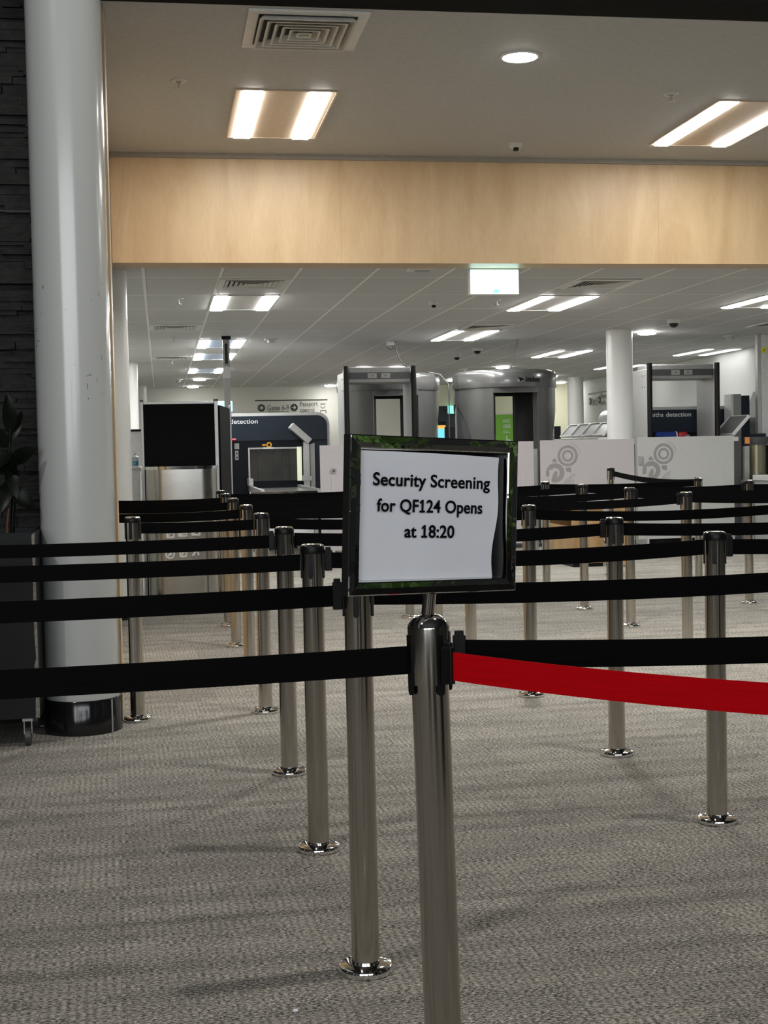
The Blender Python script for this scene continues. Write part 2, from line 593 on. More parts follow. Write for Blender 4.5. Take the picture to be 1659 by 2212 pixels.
def dup(root, loc, rz=None, label=None, group=None, sz=None):
    r = root.copy()
    COL.objects.link(r)
    r.location = loc
    if rz is not None:
        r.rotation_euler = (0, 0, rz)
    if label:
        r['label'] = label
    if group:
        r['group'] = group
    if sz:
        r.scale = (1, 1, sz)
    for ch in list(root.children):
        c = ch.copy()
        COL.objects.link(c)
        c.parent = r
        for g in list(ch.children):
            d = g.copy()
            COL.objects.link(d)
            d.parent = c
    return r


_CAP = []


def cap_height():
    if not _CAP:
        cu = bpy.data.curves.new('cap', 'FONT')
        cu.body = 'H'
        t = bpy.data.objects.new('cap', cu)
        COL.objects.link(t)
        me = bpy.data.meshes.new_from_object(t.evaluated_get(bpy.context.evaluated_depsgraph_get()))
        ys = [v.co.y for v in me.vertices]
        _CAP.append(max(ys) - min(ys))
        bpy.data.objects.remove(t)
        bpy.data.meshes.remove(me)
    return _CAP[0]


def islands(me):
    par = list(range(len(me.vertices)))

    def find(a):
        while par[a] != a:
            par[a] = par[par[a]]
            a = par[a]
        return a
    for e in me.edges:
        par[find(e.vertices[0])] = find(e.vertices[1])
    g = {}
    for v in me.vertices:
        g.setdefault(find(v.index), []).append(v.co)
    out = [(min(c.x for c in q), max(c.x for c in q), min(c.z for c in q), max(c.z for c in q)) for q in g.values()]
    keep = []
    for q in sorted(out, key=lambda q: q[0] - q[1]):
        if not any(q[0] > p[0] - 1e-5 and q[1] < p[1] + 1e-5 for p in keep):
            keep.append(q)
    return sorted(keep)


def flag_ones(o, k):
    """give the k-th glyph, a bare figure one, its flag and foot"""
    me = o.data
    x0, x1, z0, z1 = islands(me)[k]
    w = x1 - x0
    mb = MB()
    mb.v = [tuple(v.co) for v in me.vertices]
    mb.f = [tuple(p.vertices) for p in me.polygons]
    mb.prism([(x0 - 1.05 * w, z0), (x1 + 0.85 * w, z0), (x1 + 0.85 * w, z0 + 0.85 * w), (x0 - 1.05 * w, z0 + 0.85 * w)], -0.00061, 0.0)
    mb.prism([(x0 + 0.2 * w, z1), (x0 - 1.0 * w, z1 - 1.05 * w), (x0 - 0.75 * w, z1 - 1.75 * w), (x0 + 0.2 * w, z1 - 1.0 * w)], -0.00062, 0.0)
    me.clear_geometry()
    me.from_pydata(mb.v, [], mb.f)


def text_mesh(name, body, m, width, height=None, depth=0.0015, bold=0.0, parent=None, spacing=1.0):
    """lettering as a mesh in the XZ plane, centred in X, baseline at z = 0, facing -Y; scaled to WIDTH and to HEIGHT (of capitals)"""
    cu = bpy.data.curves.new(name, 'FONT')
    cu.body = body
    cu.size = 1
    cu.offset = bold
    cu.extrude = 0.01
    cu.space_character = spacing
    cu.resolution_u = 6
    t = bpy.data.objects.new(name, cu)
    COL.objects.link(t)
    dg = bpy.context.evaluated_depsgraph_get()
    me = bpy.data.meshes.new_from_object(t.evaluated_get(dg))
    COL.objects.unlink(t)
    bpy.data.objects.remove(t)
    xs = [v.co.x for v in me.vertices]
    x0, x1 = min(xs), max(xs)
    sx = width / (x1 - x0)
    sy = (height / cap_height()) if height else sx
    for v in me.vertices:
        v.co = Vector(((v.co.x - (x0 + x1) / 2) * sx, -depth if v.co.z > 0 else 0.0, v.co.y * sy))
    me.materials.clear()
    me.materials.append(m)
    o = bpy.data.objects.new(name, me)
    COL.objects.link(o)
    if parent is not None:
        o.parent = parent
    return o


def ring_poly(r0, r1, c, a0=0.0, a1=2 * PI, n=28):
    out = [(c[0] + r1 * math.cos(a0 + (a1 - a0) * k / n), c[1] + r1 * math.sin(a0 + (a1 - a0) * k / n)) for k in range(n + 1)]
    out += [(c[0] + r0 * math.cos(a1 + (a0 - a1) * k / n), c[1] + r0 * math.sin(a1 + (a0 - a1) * k / n)) for k in range(n + 1)]
    return out


# ------------------------------------------------------------------ the setting
FC, BC = 3.40, 2.66           # ceilings in front of and behind the timber bulkhead
YB = 10.04                    # face of the bulkhead
YW = 29.5                     # far wall

struct('floor', MB().b2((-8, -9, -0.1), (12, 34, 0)), M_CARPET, 'grey flecked carpet tile floor')
struct('ceiling', MB().b2((-0.40, 6.74, FC), (11.5, YB + 0.26, FC + 0.12)), M_CEIL, 'beige plaster ceiling in front of the timber bulkhead')
struct('ceiling_rear', MB().b2((-0.75, YB + 0.262, BC), (11.5, YW, BC + 0.1)), M_TILES, 'tiled grid ceiling of the screening hall')
struct('trim_1', MB().b2((-8, 6.45, FC), (12, 6.735, FC + 2.4)), M_SOFFIT, 'black soffit edge above the hall entrance')
struct('wall_bulkhead', MB().b2((-0.30, YB, 2.632), (11.5, YB + 0.26, FC)), M_PLY, 'pale plywood bulkhead across the hall')
struct('trim_2', MB().b2((-0.30, YB - 0.02, FC - 0.035), (11.5, YB, FC)), mat('shadow_gap_trim', (0.30, 0.27, 0.23), 0.6), 'narrow shadow line trim above the plywood')
struct('trim_3', MB().b2((-0.30, YB - 0.006, 2.622), (11.5, YB + 0.26, 2.632)), M_PLYP)

# the dark atrium the photographer stands in
M_ATR = mat('dark_atrium_paint', (0.035, 0.035, 0.036), 0.8)
struct('ceiling_atrium', MB().b2((-8, -9, 7.9), (12, 6.44, 8.0)), M_ATR)
struct('wall_atrium_left', MB().b2((-8.1, -9, 0), (-8.0, 6.9, 7.9)), M_ATR)
struct('wall_atrium_right', MB().b2((12.0, -9, 0), (12.1, 6.9, 7.9)), M_ATR)
struct('wall_atrium_back', MB().b2((-8, -9.1, 0), (12, -9.0, 7.9)), M_ATR)
wn_ = MB()  # mullion bars added in front of the rear fill lamp
for k in range(7):
    wn_.b2((-7.04 + 2.0 * k, -8.56, 1.1), (-6.96 + 2.0 * k, -8.48, 5.7))
for zz in (1.1, 2.6, 5.62):
    wn_.b2((-7.0, -8.55, zz), (5.0, -8.49, zz + 0.08))
struct('fill_light_bars', wn_, M_ATR, 'added mullion bars in front of the unseen fill light')
struct('wall_atrium_front', MB().b2((-8, 6.45, FC + 2.4), (12, 6.70, 7.9)), M_ATR)

# stone wall at the left, built of ledges of random length and depth
st = MB()
z = 0.0
while z < FC + 1.2:
    h = random.choice((0.016, 0.022, 0.028, 0.036, 0.048))
    x = -3.2 - random.random() * 0.3
    while x < -0.27:
        l = random.uniform(0.08, 0.36)
        x1 = min(x + l, -0.262)
        d = random.uniform(0.0, 0.04)
        st.b2((x, 6.70 - d, z), (x1 - 0.002, 6.80, z + h - 0.001))
        x = x1
    z += h
st.b2((-8, 6.80, 0), (-0.262, 6.98, FC + 1.2))
struct('wall_left', st, M_STONE, 'dark stacked ledge stone wall')
struct('trim_5', MB().b2((-3.2, 6.66, 2.397), (-0.27, 6.70, 2.400)), M_TOE, 'thin metal joint strip across the stone wall')
struct('trim_4', MB().b2((-0.260, 6.78, 0), (-0.212, 6.99, FC - 0.002)), M_PLYP, 'plywood end trim of the stone wall')
struct('wall_left_inner', MB().b2((-0.45, 6.99, 0), (-0.305, YB, FC)), M_PLYP)
struct('wall_left_rear', MB().b2((-0.90, YB + 0.27, 0), (-0.76, YW, BC)), M_WALL)
struct('wall_back', MB().b2((-0.9, YW, 0), (5.86, YW + 0.15, BC)), M_WALL, 'off white far wall with wayfinding lettering')
# the wall right of a corridor mouth
wb = MB().b2((6.75, YW, 0), (9.3, YW + 0.15, BC))
wb.b2((5.86, YW, 2.20), (6.75, YW + 0.15, BC))
struct('wall_back_corridor', wb, M_CREAM, 'cream far wall around the corridor mouth')
cr = MB().b2((5.5, YW + 3.4, 0), (7.2, YW + 3.5, BC))
struct('wall_corridor', cr, M_WALLG)
struct('ceiling_corridor', MB().b2((5.5, YW + 0.16, 2.45), (7.2, YW + 3.4, 2.52)), M_WALLG)
# right-hand side wall, slightly askew
rw = MB()
rw.prism([(8.25, 10.31), (9.06, YW - 0.002), (9.25, YW - 0.002), (8.45, 10.31)], 0, BC - 0.002, 'XY')
struct('wall_right', rw, M_WALLG, 'white side wall at the right of the screening hall')

# ------------------------------------------------------------------ columns
c0 = thing('column', 'large glossy white round column at left with black plinth', 'column', (-0.38, 6.44, 0), group='round white columns')
MB().lathe([(0.168, 0.13), (0.168, FC + 0.9)], 64).build('shaft', M_COL, c0, True)
MB().lathe([(0.176, 0.001), (0.176, 0.15), (0.172, 0.156)], 64).build('plinth', M_BLACKG, c0, True)
MB().box((0.133, -0.1165, 0.077), (0.006, 0.006, 0.148), 0, Matrix.Rotation(R(-41), 3, 'Z')).build('plinth_seam', M_GREYM, c0)
for (x, y, r_, lab) in ((-0.385, 10.78, 0.165, 'white round column just behind the big black-based column'),
                        (-0.47, 21.2, 0.165, 'white round column behind the black display board at left'),
                        (-0.40, 28.6, 0.165, 'farthest white round column on the left, against the far wall'),
                        (5.56, 16.22, 0.160, 'white round column beside the right-hand metal detector'),
                        (8.32, 27.0, 0.160, 'white round column in front of the cream far wall')):
    c = thing('column', lab, 'column', (x, y, 0), group='round white columns')
    MB().lathe([(r_, 0.0), (r_, BC - 0.001)], 40).build('shaft', M_COLW, c, True)
    MB().lathe([(r_ + 0.004, 0.001), (r_ + 0.004, 0.12)], 40).build('plinth', M_BLACKG, c, True)
c = thing('column', 'pale square column standing behind the left body scanner', 'column', (5.05, 26.6, 0))
MB().b2((-0.18, -0.18, 0), (0.18, 0.18, BC - 0.001)).build('shaft', M_WHITE, c)

# ------------------------------------------------------------------ ceiling fixtures
def troffer(x0, y0, w, l, zc, sw, label, group, panel=None, inset=0.03, lamp=None):
    t = thing('ceiling_light', label, 'ceiling light', (x0, y0, zc), group=group)
    MB().b2((0.002, 0.002, -0.006), (w - 0.002, l - 0.002, 0.0)).build('panel', panel or M_OFFW, t)
    for k, xs in enumerate((inset, w - inset - sw)):
        MB().b2((xs, 0.01, -0.016), (xs + sw, l - 0.01, -0.0065), 0.004).build('diffuser', lamp or M_LIGHT, t)
    fr = MB()
    fr.b2((0, 0, -0.009), (0.012, l, 0)).b2((w - 0.012, 0, -0.009), (w, l, 0)).b2((0.012, 0, -0.009), (w - 0.012, 0.012, 0)).b2((0.012, l - 0.012, -0.009), (w - 0.012, l, 0))
    fr.build('frame', panel if panel and zc > 3 else M_WHITE, t)
    return t


M_PANW = mat('warm_panel', (0.62, 0.50, 0.38), 0.4)
troffer(0.495, 8.255, 0.610, 1.24, FC, 0.112, 'twin strip ceiling light over the plywood, left of the round downlight', 'twin strip ceiling lights', M_PANW, 0.05)
troffer(3.50, 8.27, 0.610, 1.25, FC, 0.105, 'twin strip ceiling light at the upper right edge, before the plywood', 'twin strip ceiling lights', M_PANW, 0.035)
troffer(6.50, 8.27, 0.610, 1.25, FC, 0.105, 'added unseen twin strip ceiling light past the right edge, third of its row', 'twin strip ceiling lights', M_PANW, 0.035)  # row continued out of view, added to light the plywood
GB = 'twin strip lights in the tiled ceiling'
for (x, y, l, lab, pn) in (
        (0.505, 12.37, 1.24, 'largest twin strip light in the left ceiling, below the plywood', None),
        (0.505, 17.1, 1.28, 'twin strip light with painted blue reflection in its middle nearest the ceiling pole', M_BLUEREFL),
        (0.505, 19.45, 1.25, 'second strip light with painted blue reflection beyond the ceiling pole', M_BLUEREFL),
        (0.50, 22.8, 1.25, 'third strip light with painted blue reflection, small, beyond the ceiling pole', M_BLUEREFL),
        (3.51, 12.45, 1.30, 'twin strip light right below the glowing exit sign', None),
        (3.45, 16.05, 1.42, 'twin strip light above the gap between the body scanners', None),
        (5.70, 19.45, 1.40, 'twin strip light left of the right-hand white column', None),
        (5.72, 12.45, 1.10, 'twin strip light cut by the right edge of the view', None),
        (7.95, 19.35, 1.36, 'twin strip light above the right-hand metal detector', None),
        (7.78, 22.95, 1.25, 'small twin strip light close left of the right white column', None)):
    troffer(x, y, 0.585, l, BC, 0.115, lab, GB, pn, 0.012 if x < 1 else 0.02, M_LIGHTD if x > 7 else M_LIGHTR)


def downlight(x, y, zc, r, label, group='round downlights', power=35):
    t = thing('downlight', label, 'ceiling light', (x, y, zc), group=group)
    MB().lathe([(r + 0.014, 0), (r + 0.014, -0.006), (r, -0.010), (r, -0.0005)], 40).build('trim_ring', M_WHITE, t, True)
    dp = 0.016 if zc > 3 else 0.034
    MB().lathe([(r - 0.002, -0.001), (r - 0.002, -dp * 0.7), (r * 0.8, -dp * 0.93), (0.0, -dp)], 40).build('diffuser', M_DOWN, t, True)
    sl = bpy.data.lights.new('downlight_beam', 'SPOT')
    sl.energy = power
    sl.spot_size = R(125)
    sl.spot_blend = 0.9
    sl.shadow_soft_size = r
    sl.color = (1, 0.98, 0.94)
    so = bpy.data.objects.new('downlight_beam', sl)
    COL.objects.link(so)
    so.parent = t
    so.location = (0, 0, -0.045)
    return t


downlight(2.006, 7.45, FC, 0.096, 'large round downlight in the beige ceiling', power=270)
downlight(5.0, 7.45, FC, 0.096, 'added unseen downlight past the right edge, brightening the floor', power=250)  # added lamp out of view, brightens the mid floor
for (x, y, lab) in ((6.0, 16.46, 'round downlight right of the white column top'),
                    (5.86, 23.23, 'round downlight above the right body scanner'),
                    (3.58, 29.0, 'round downlight left of the left metal detector, near the far wall'),
                    (3.97, 23.06, 'round downlight above the middle of the left metal detector'),
                    (3.42, 23.1, 'round downlight above the left part of the left metal detector'),
                    (5.87, 27.36, 'round downlight in the gap between the two body scanners'),
                    (8.55, 28.86, 'round downlight right of the right body scanner'),
                    (7.62, 26.3, 'round downlight half hidden by the right edge of the right body scanner'),
                    (0.76, 26.0, 'round downlight near the far wall, nearer of two by the left ceiling lights'),
                    (0.70, 28.7, 'round downlight closest to the far wall at left')):
    downlight(x, y, BC, 0.115, lab)


def vent(x, y, w, l, zc, label, group='square air diffusers', rings=6):
    t = thing('ceiling_vent', label, 'air vent', (x + w / 2, y + l / 2, zc), group=group)
    fr = MB()
    a, b = w / 2, l / 2
    bo = 0.055
    fr.b2((-a, -b, -0.012), (a, -b + bo, 0), 0.003).b2((-a, b - bo, -0.012), (a, b, 0), 0.003)
    fr.b2((-a, -b + bo, -0.012), (-a + bo, b - bo, 0), 0.003).b2((a - bo, -b + bo, -0.012), (a, b - bo, 0), 0.003)
    fr.build('frame', M_WHITE, t)
    MB().b2((-a + bo, -b + bo, -0.003), (a - bo, b - bo, 0)).build('duct', M_BLACK, t)
    a2, b2 = a - bo, b - bo
    for k in range(rings):
        f0 = 1 - k / rings - 0.01
        f1 = f0 - 0.62 / rings
        vs_ = []
        lz = -0.034 if zc > 3 else -0.014
        for f, q in ((f0, lz), (f1, -0.0035), (f1 - 0.02, -0.0035), (f0 - 0.045, lz)):
            f = max(f, 0.0)
            vs_ += [(-a2 * f, -b2 * f, q), (a2 * f, -b2 * f, q), (a2 * f, b2 * f, q), (-a2 * f, b2 * f, q)]
        fs_ = []
        for i in range(4):
            j = (i + 1) % 4
            for q in range(4):
                q2 = (q + 1) % 4
                fs_.append((q * 4 + i, q * 4 + j, q2 * 4 + j, q2 * 4 + i))
        MB().add(vs_, fs_).build('louvre', M_OFFW, t)
    return t


vent(0.478, 6.77, 0.598, 0.625, FC, 'big square air diffuser in the beige ceiling at top left')
vent(0.505, 11.19, 0.585, 0.66, BC, 'square air diffuser directly above the left twin strip light')
vent(3.52, 11.24, 0.54, 0.64, BC, 'square air diffuser right of the glowing exit sign')
vent(-0.085, 15.15, 0.57, 0.6, BC, 'thin-looking air diffuser left of the ceiling pole')
vent(-0.085, 19.95, 0.57, 0.6, BC, 'farther thin-looking air diffuser left of the ceiling pole', rings=5)
vent(3.48, 15.3, 0.55, 0.6, BC, 'air diffuser just above the middle twin strip light', rings=5)
vent(7.0, 15.2, 0.57, 0.6, BC, 'air diffuser at the right edge near the ceiling camera', rings=5)


def sprinkler(x, y, zc, label, s=1.0):
    t = thing('sprinkler', label, 'sprinkler', (x, y, zc), group='ceiling sprinklers')
    MB().lathe([(0.045 * s, 0), (0.043 * s, -0.006), (0.016 * s, -0.010), (0.016 * s, -0.001)], 24).build('rosette', M_OFFW, t, True)
    MB().lathe([(0.006 * s, -0.004), (0.006 * s, -0.045 * s), (0.024 * s, -0.047 * s), (0.024 * s, -0.050 * s), (0.0, -0.050 * s)], 16).build('deflector', M_ALU, t, True)


sprinkler(0.161, 8.11, FC, 'sprinkler head in the beige ceiling beside the big column')
sprinkler(3.147, 8.16, FC, 'sprinkler head in the beige ceiling at upper right')
sprinkler(0.20, 12.66, BC, 'sprinkler left of the largest left strip light')
sprinkler(0.194, 16.75, BC, 'sprinkler below the nearer thin air diffuser at left')
sprinkler(0.204, 20.82, BC, 'sprinkler below the farther thin air diffuser at left')
sprinkler(3.19, 12.83, BC, 'sprinkler under the left edge of the exit sign')


def smoke(x, y, zc, label):
    t = thing('smoke_detector', label, 'smoke detector', (x, y, zc), group='smoke detectors')
    MB().lathe([(0.085, 0), (0.085, -0.014), (0.05, -0.022), (0.05, -0.001)], 28).build('base', M_OFFW, t, True)
    MB().lathe([(0.048, -0.018), (0.045, -0.045), (0.03, -0.055), (0, -0.056)], 28).build('sensor', M_GREYL, t, True)


smoke(1.39, 17.12, BC, 'smoke detector right of the ceiling pole')
smoke(2.45, 27.4, BC, 'smoke detector above the far wall wayfinding lettering')
smoke(0.367, 26.1, BC, 'smoke detector left of the far left downlights')
smoke(7.37, 17.1, BC, 'smoke detector above the right metal detector')
smoke(5.29, 23.8, BC, 'smoke detector left of the right body scanner top')


def dome_camera(x, y, zc, label, s=1.0, white=True):
    t = thing('dome_camera', label, 'security camera', (x, y, zc), group='ceiling cameras')
    MB().lathe([(0.075 * s, 0), (0.075 * s, -0.030 * s), (0.062 * s, -0.045 * s), (0.04 * s, -0.045 * s)], 28).build('housing', M_OFFW, t, True)
    MB().lathe([(0.055 * s, -0.044 * s), (0.050 * s, -0.065 * s), (0.032 * s, -0.085 * s), (0, -0.093 * s)], 28).build('lens_dome', M_BLACKG, t, True)


dome_camera(5.73, 14.85, BC, 'dome security camera above the right white column', 1.0)
dome_camera(4.41, 20.25, BC, 'dome camera farther of the pair between the scanners', 0.85)
dome_camera(4.41, 18.9, BC, 'dome camera nearer of the pair between the scanners', 0.95)
for (x, y, zc, lab) in ((2.533, 9.57, FC, 'motion sensor in the beige ceiling near the plywood edge'),
                        (2.607, 12.98, BC, 'motion sensor in the tiled ceiling left of the exit sign')):
    t = thing('motion_sensor', lab, 'sensor', (x, y, zc), group='motion sensors')
    MB().lathe([(0.045, 0), (0.045, -0.022), (0.030, -0.034), (0.0, -0.035)], 24).build('base', M_OFFW, t, True)
    MB().box((0, -0.016, -0.043), (0.036, 0.034, 0.026), 0.006).build('eye', M_BLACKG, t)
t = thing('speaker_grille', 'oval pale ceiling speaker hatch just behind the plywood', 'speaker', (2.02, 10.55, BC))
MB().box((0, 0, -0.014), (0.20, 0.14, 0.026), 0.012).build('housing', M_WHITE, t)
MB().box((0.02, 0, -0.0275), (0.12, 0.10, 0.003)).build('grille', M_GREYM, t)

# hanging exit sign
t = thing('exit_sign', 'glowing pale cyan exit sign hanging behind the plywood', 'exit sign', (2.553, 10.36, 0))
MB().b2((-0.195, -0.035, 2.425), (0.195, 0.035, 2.625), 0.006).build('housing', M_WHITE, t)
MB().b2((-0.187, -0.039, 2.432), (0.187, -0.0355, 2.612), 0.0).build('face', M_EXIT, t)
MB().prism([(-0.02, 2.437), (0.03, 2.437), (0.045, 2.455), (0.02, 2.470), (-0.01, 2.462)], -0.0405, -0.0392).build('symbol', M_EXITS, t)
MB().b2((-0.17, -0.02, 2.6252), (0.17, 0.02, 2.6599)).build('bracket', M_GREYL, t)
gx = thing('exit_sign', 'small green exit sign in the far corridor mouth', 'exit sign', (6.32, 29.44, 0))
MB().b2((-0.13, -0.02, 2.03), (0.13, 0.02, 2.2), 0.01).build('face', M_GREENX, gx)
MB().b2((-0.02, -0.01, 2.2), (0.02, 0.05, 2.24)).build('bracket', M_WHITE, gx)

# ------------------------------------------------------------------ barrier posts
def post_parts(t, front=False):
    MB().lathe([(0.0655, 0.001), (0.067, 0.004), (0.067, 0.013), (0.064, 0.0185), (0.055, 0.022), (0.0375, 0.0235), (0.0355, 0.029), (0.0336, 0.029)], 48).build('base_plate', M_CHROME, t, True)
    if not front:
        MB().lathe([(0.0335, 0.022), (0.0335, 0.952)], 40).build('tube', M_STEEL, t, True)
        MB().lathe([(0.0372, 0.936), (0.0378, 0.939), (0.0378, 0.954), (0.0360, 0.958)], 40).build('collar', M_BLACK, t, True)
        MB().lathe([(0.0352, 0.957), (0.0352, 0.961), (0.029, 0.965), (0.0, 0.966)], 40).build('cap', M_CHROME, t, True)
        rr, z0, z1 = 0.0335, 0.858, 0.937
        angs = [PI * k / 2 for k in range(4)]
    else:
        MB().lathe([(0.0335, 0.022), (0.0335, 0.845)], 48).build('tube', M_STEEL, t, True)
        MB().lathe([(0.0336, 0.836), (0.0375, 0.836), (0.0375, 0.935), (0.0371, 0.938)], 48).build('housing', M_STEEL, t, True)
        MB().lathe([(0.0371, 0.938), (0.0345, 0.945), (0.028, 0.953), (0.018, 0.958), (0.0, 0.960)], 48).build('dome', M_CHROME, t, True)
        rr, z0, z1 = 0.0375, 0.818, 0.925
        angs = [PI * k / 2 + R(-72) for k in range(4)]
    for a in angs:
        M = Matrix.Rotation(a, 4, 'Z')
        poly = [(-0.007, z1), (0.007, z1), (0.007, z0 + 0.006), (0.0045, z0 + 0.001), (0, z0), (-0.0045, z0 + 0.001), (-0.007, z0 + 0.006)]
        mb = MB().prism(poly, rr - 0.001, rr + 0.0035, 'YZ')
        mb.v = [tuple(M @ Vector(p)) for p in mb.v]
        mb.build('belt_slot', M_BLACK, t)


GP = 'stainless barrier posts'
first = thing('barrier_post', 'stainless barrier post directly left behind the notice post', 'barrier post', (0.455, 3.24, 0), R(-16), GP)
post_parts(first)
posts = [
    (0.459, 4.271, 'barrier post with ribbed belt clip, left of the notice frame'),
    (0.465, 5.326, 'barrier post two back from the notice frame, in the left line'),
    (0.470, 6.633, 'barrier post in the left line with belt running to the post by the big column'),
    (0.466, 7.75, 'fourth post behind the ribbed-clip post in the left line'),
    (0.456, 8.967, 'fifth post behind the ribbed-clip post in the left line'),
    (0.457, 10.053, 'last but one post of the left line before the scanner'),
    (0.462, 10.987, 'last post of the left line, near the black display board'),
    (-0.138, 6.584, 'lone barrier post right beside the big white column'),
    (1.79, 4.293, 'nearest barrier post on the right, with clip on its right side'),
    (1.797, 5.331, 'second nearest barrier post on the right, with clip on its left side'),
    (1.817, 6.714, 'barrier post right of the notice frame with belts on both sides'),
    (1.80, 8.0, 'post seen under the notice frame, right of its stem'),
    (1.80, 9.0, 'post seen under the notice frame, hugging its stem'),
    (1.807, 10.093, 'post seen under the notice frame, left of its stem'),
    (1.859, 11.304, 'farthest post seen under the notice frame, far left of its stem'),
    (3.155, 8.0, 'right-hand post with wide clip in front of the pale frosted panel'),
    (3.19, 9.133, 'post in front of the gap between the two patterned panels'),
    (3.196, 10.211, 'post in front of the left patterned panel, right of the oak desk front'),
    (3.20, 11.28, 'post at the left edge of the left patterned panel'),
    (4.527, 10.18, 'rightmost barrier post, below the bin beside the pale panel'),
    (4.56, 11.29, 'post in front of the pale frosted panel where the drooping belt ends'),
]
for (x, y, lab) in posts:
    dup(first, (x, y, 0), R(-16 if x < 1.5 else -24), lab, GP)
dup(first, (4.27, 12.75, 0), R(-20), 'tall barrier post where the drooping belt starts, before the left patterned panel', GP, 1.085)

for (x, y, rz, lab) in ((1.818, 2.402, 0, 'post past the right edge at the end of the nearest black belt'),
                        (1.818, 3.262, 0, 'post past the right edge at the end of the second black belt'),
                        (3.158, 4.290, 0, 'post past the right edge in line with the nearest right-hand post'),
                        (3.168, 5.330, 0, 'post past the right edge in line with the left-clip post'),
                        (3.188, 6.720, 0, 'post past the right edge at the end of the long sagging belt'),
                        (4.538, 8.0, 0, 'post past the right edge in line with the wide-clip post'),
                        (4.558, 9.14, 0, 'post past the right edge in line with the gap of the patterned panels'),
                        (5.888, 10.2, 0, 'post past the right edge in line with the rightmost post'),
                        (1.328, 1.592, 43, 'post past the right edge holding the far end of the red belt'),
                        (-0.938, 2.40, 0, 'post past the left edge at the end of the nearest black belt'),
                        (-0.938, 3.24, 0, 'post past the left edge at the end of the second black belt'),
                        (-0.938, 4.27, 0, 'post past the left edge at the end of the third black belt'),
                        (-0.938, 5.33, 0, 'post past the left edge at the end of the fourth black belt')):
    dup(first, (x, y, 0), R(rz), lab, GP)

LEAN = R(-1.05)
front = thing('barrier_post', 'nearest stainless barrier post with domed top, carrying the notice frame', 'barrier post', (0.4793, 2.40, 0), 0, GP)
front.rotation_euler = (0, LEAN, 0)
post_parts(front, True)


# ------------------------------------------------------------------ belts
def belt(p0, p1, label, sag=0.012, red=False, clip0=False, clip1=False, w=0.050, group='black barrier belts'):
    """p0, p1: the axis points of the two ends (centre of the webbing)"""
    a, b = Vector(p0), Vector(p1)
    t = thing('barrier_belt', label, 'barrier belt', tuple(a), group=group)
    d = b - a
    L = math.hypot(d.x, d.y)
    ux, uy = d.x / L, d.y / L
    nx, ny = -uy, ux
    n = 24
    mb = MB()
    vs_, fs_ = [], []
    for k in range(n + 1):
        s = k / n
        px, py = d.x * s, d.y * s
        pz = d.z * s - 4 * sag * s * (1 - s)
        for du, dz in ((-0.0008, -w / 2), (0.0008, -w / 2), (0.0008, w / 2), (-0.0008, w / 2)):
            vs_.append((px + nx * du, py + ny * du, pz + dz))
    for k in range(n):
        for i in range(4):
            j = (i + 1) % 4
            fs_.append((k * 4 + i, k * 4 + 4 + i, k * 4 + 4 + j, k * 4 + j))
    fs_ += [(3, 2, 1, 0), tuple(n * 4 + i for i in range(4))]
    mb.add(vs_, fs_).build('webbing', M_RED if red else M_BELT, t)
    rz = Matrix.Rotation(math.atan2(uy, ux), 3, 'Z')
    for on, s, q in ((clip0, 0, 1), (clip1, 1, -1)):
        if not on:
            continue
        o = Vector((d.x * s + ux * q * 0.011, d.y * s + uy * q * 0.011, d.z * s))
        mb = MB().box(o, (0.022, 0.014, 0.066), 0.002, rz)
        for r_ in range(8):
            for sd in (-1, 1):
                mb.box(o + Vector((nx * sd * 0.0074, ny * sd * 0.0074, -0.024 + r_ * 0.0068)), (0.014, 0.0018, 0.0024), 0, rz)
        mb.box(o + Vector((0, 0, 0.036)), (0.016, 0.010, 0.010), 0.002, rz)
        mb.build('end_clip', M_BLACK, t)
    return t


E_ = 0.0385
ZB = 0.909
# nearest line, at the notice post
belt((-0.90, 2.40, 0.868), (0.4645 - 0.041, 2.40, 0.878), 'nearest black belt, left of the notice post', 0.006)
belt((0.4645 + 0.044, 2.408, 0.885), (1.78, 2.40, 0.876), 'nearest black belt right of the notice post, behind the red belt', 0.014, clip0=True)
belt((0.4645 + 0.014, 2.40 - 0.041, 0.873), (1.30, 1.62, 0.882), 'bright red belt running right from the notice post', 0.018, red=True, clip0=True, group='red barrier belt')
# second line
belt((-0.90, 3.24, ZB - 0.008), (0.455 - E_, 3.24, ZB), 'second black belt from the front, left of the notice frame', 0.006, clip1=True)
belt((0.455 + E_, 3.24, ZB), (1.78, 3.26, ZB), 'second black belt from the front, right of the notice frame', 0.012)
# third line
belt((-0.90, 4.27, ZB - 0.004), (0.459 - E_, 4.271, ZB - 0.001), 'black belt crossing the big column, ending at the ribbed-clip post', 0.006)
belt((0.459 + E_, 4.271, ZB + 0.004), (1.79 - E_, 4.293, ZB + 0.005), 'black belt from behind the notice frame to the nearest right post', 0.016, clip0=True)
belt((1.79 + E_, 4.293, ZB + 0.004), (3.12, 4.29, ZB), 'black belt leaving the nearest right post to the right edge', 0.01, clip0=True)
# fourth line
belt((-0.90, 5.33, ZB - 0.006), (0.465 - E_, 5.326, ZB), 'uppermost belt crossing the big column from the left edge', 0.006, clip1=True)
belt((0.465 + E_, 5.326, ZB + 0.006), (1.797 - E_, 5.331, ZB + 0.008), 'black belt behind the notice frame ending at the left-clip post', 0.016, clip1=True)
belt((1.797 + E_, 5.331, ZB + 0.006), (3.13, 5.33, ZB), 'black belt from the left-clip post to the right edge', 0.012)
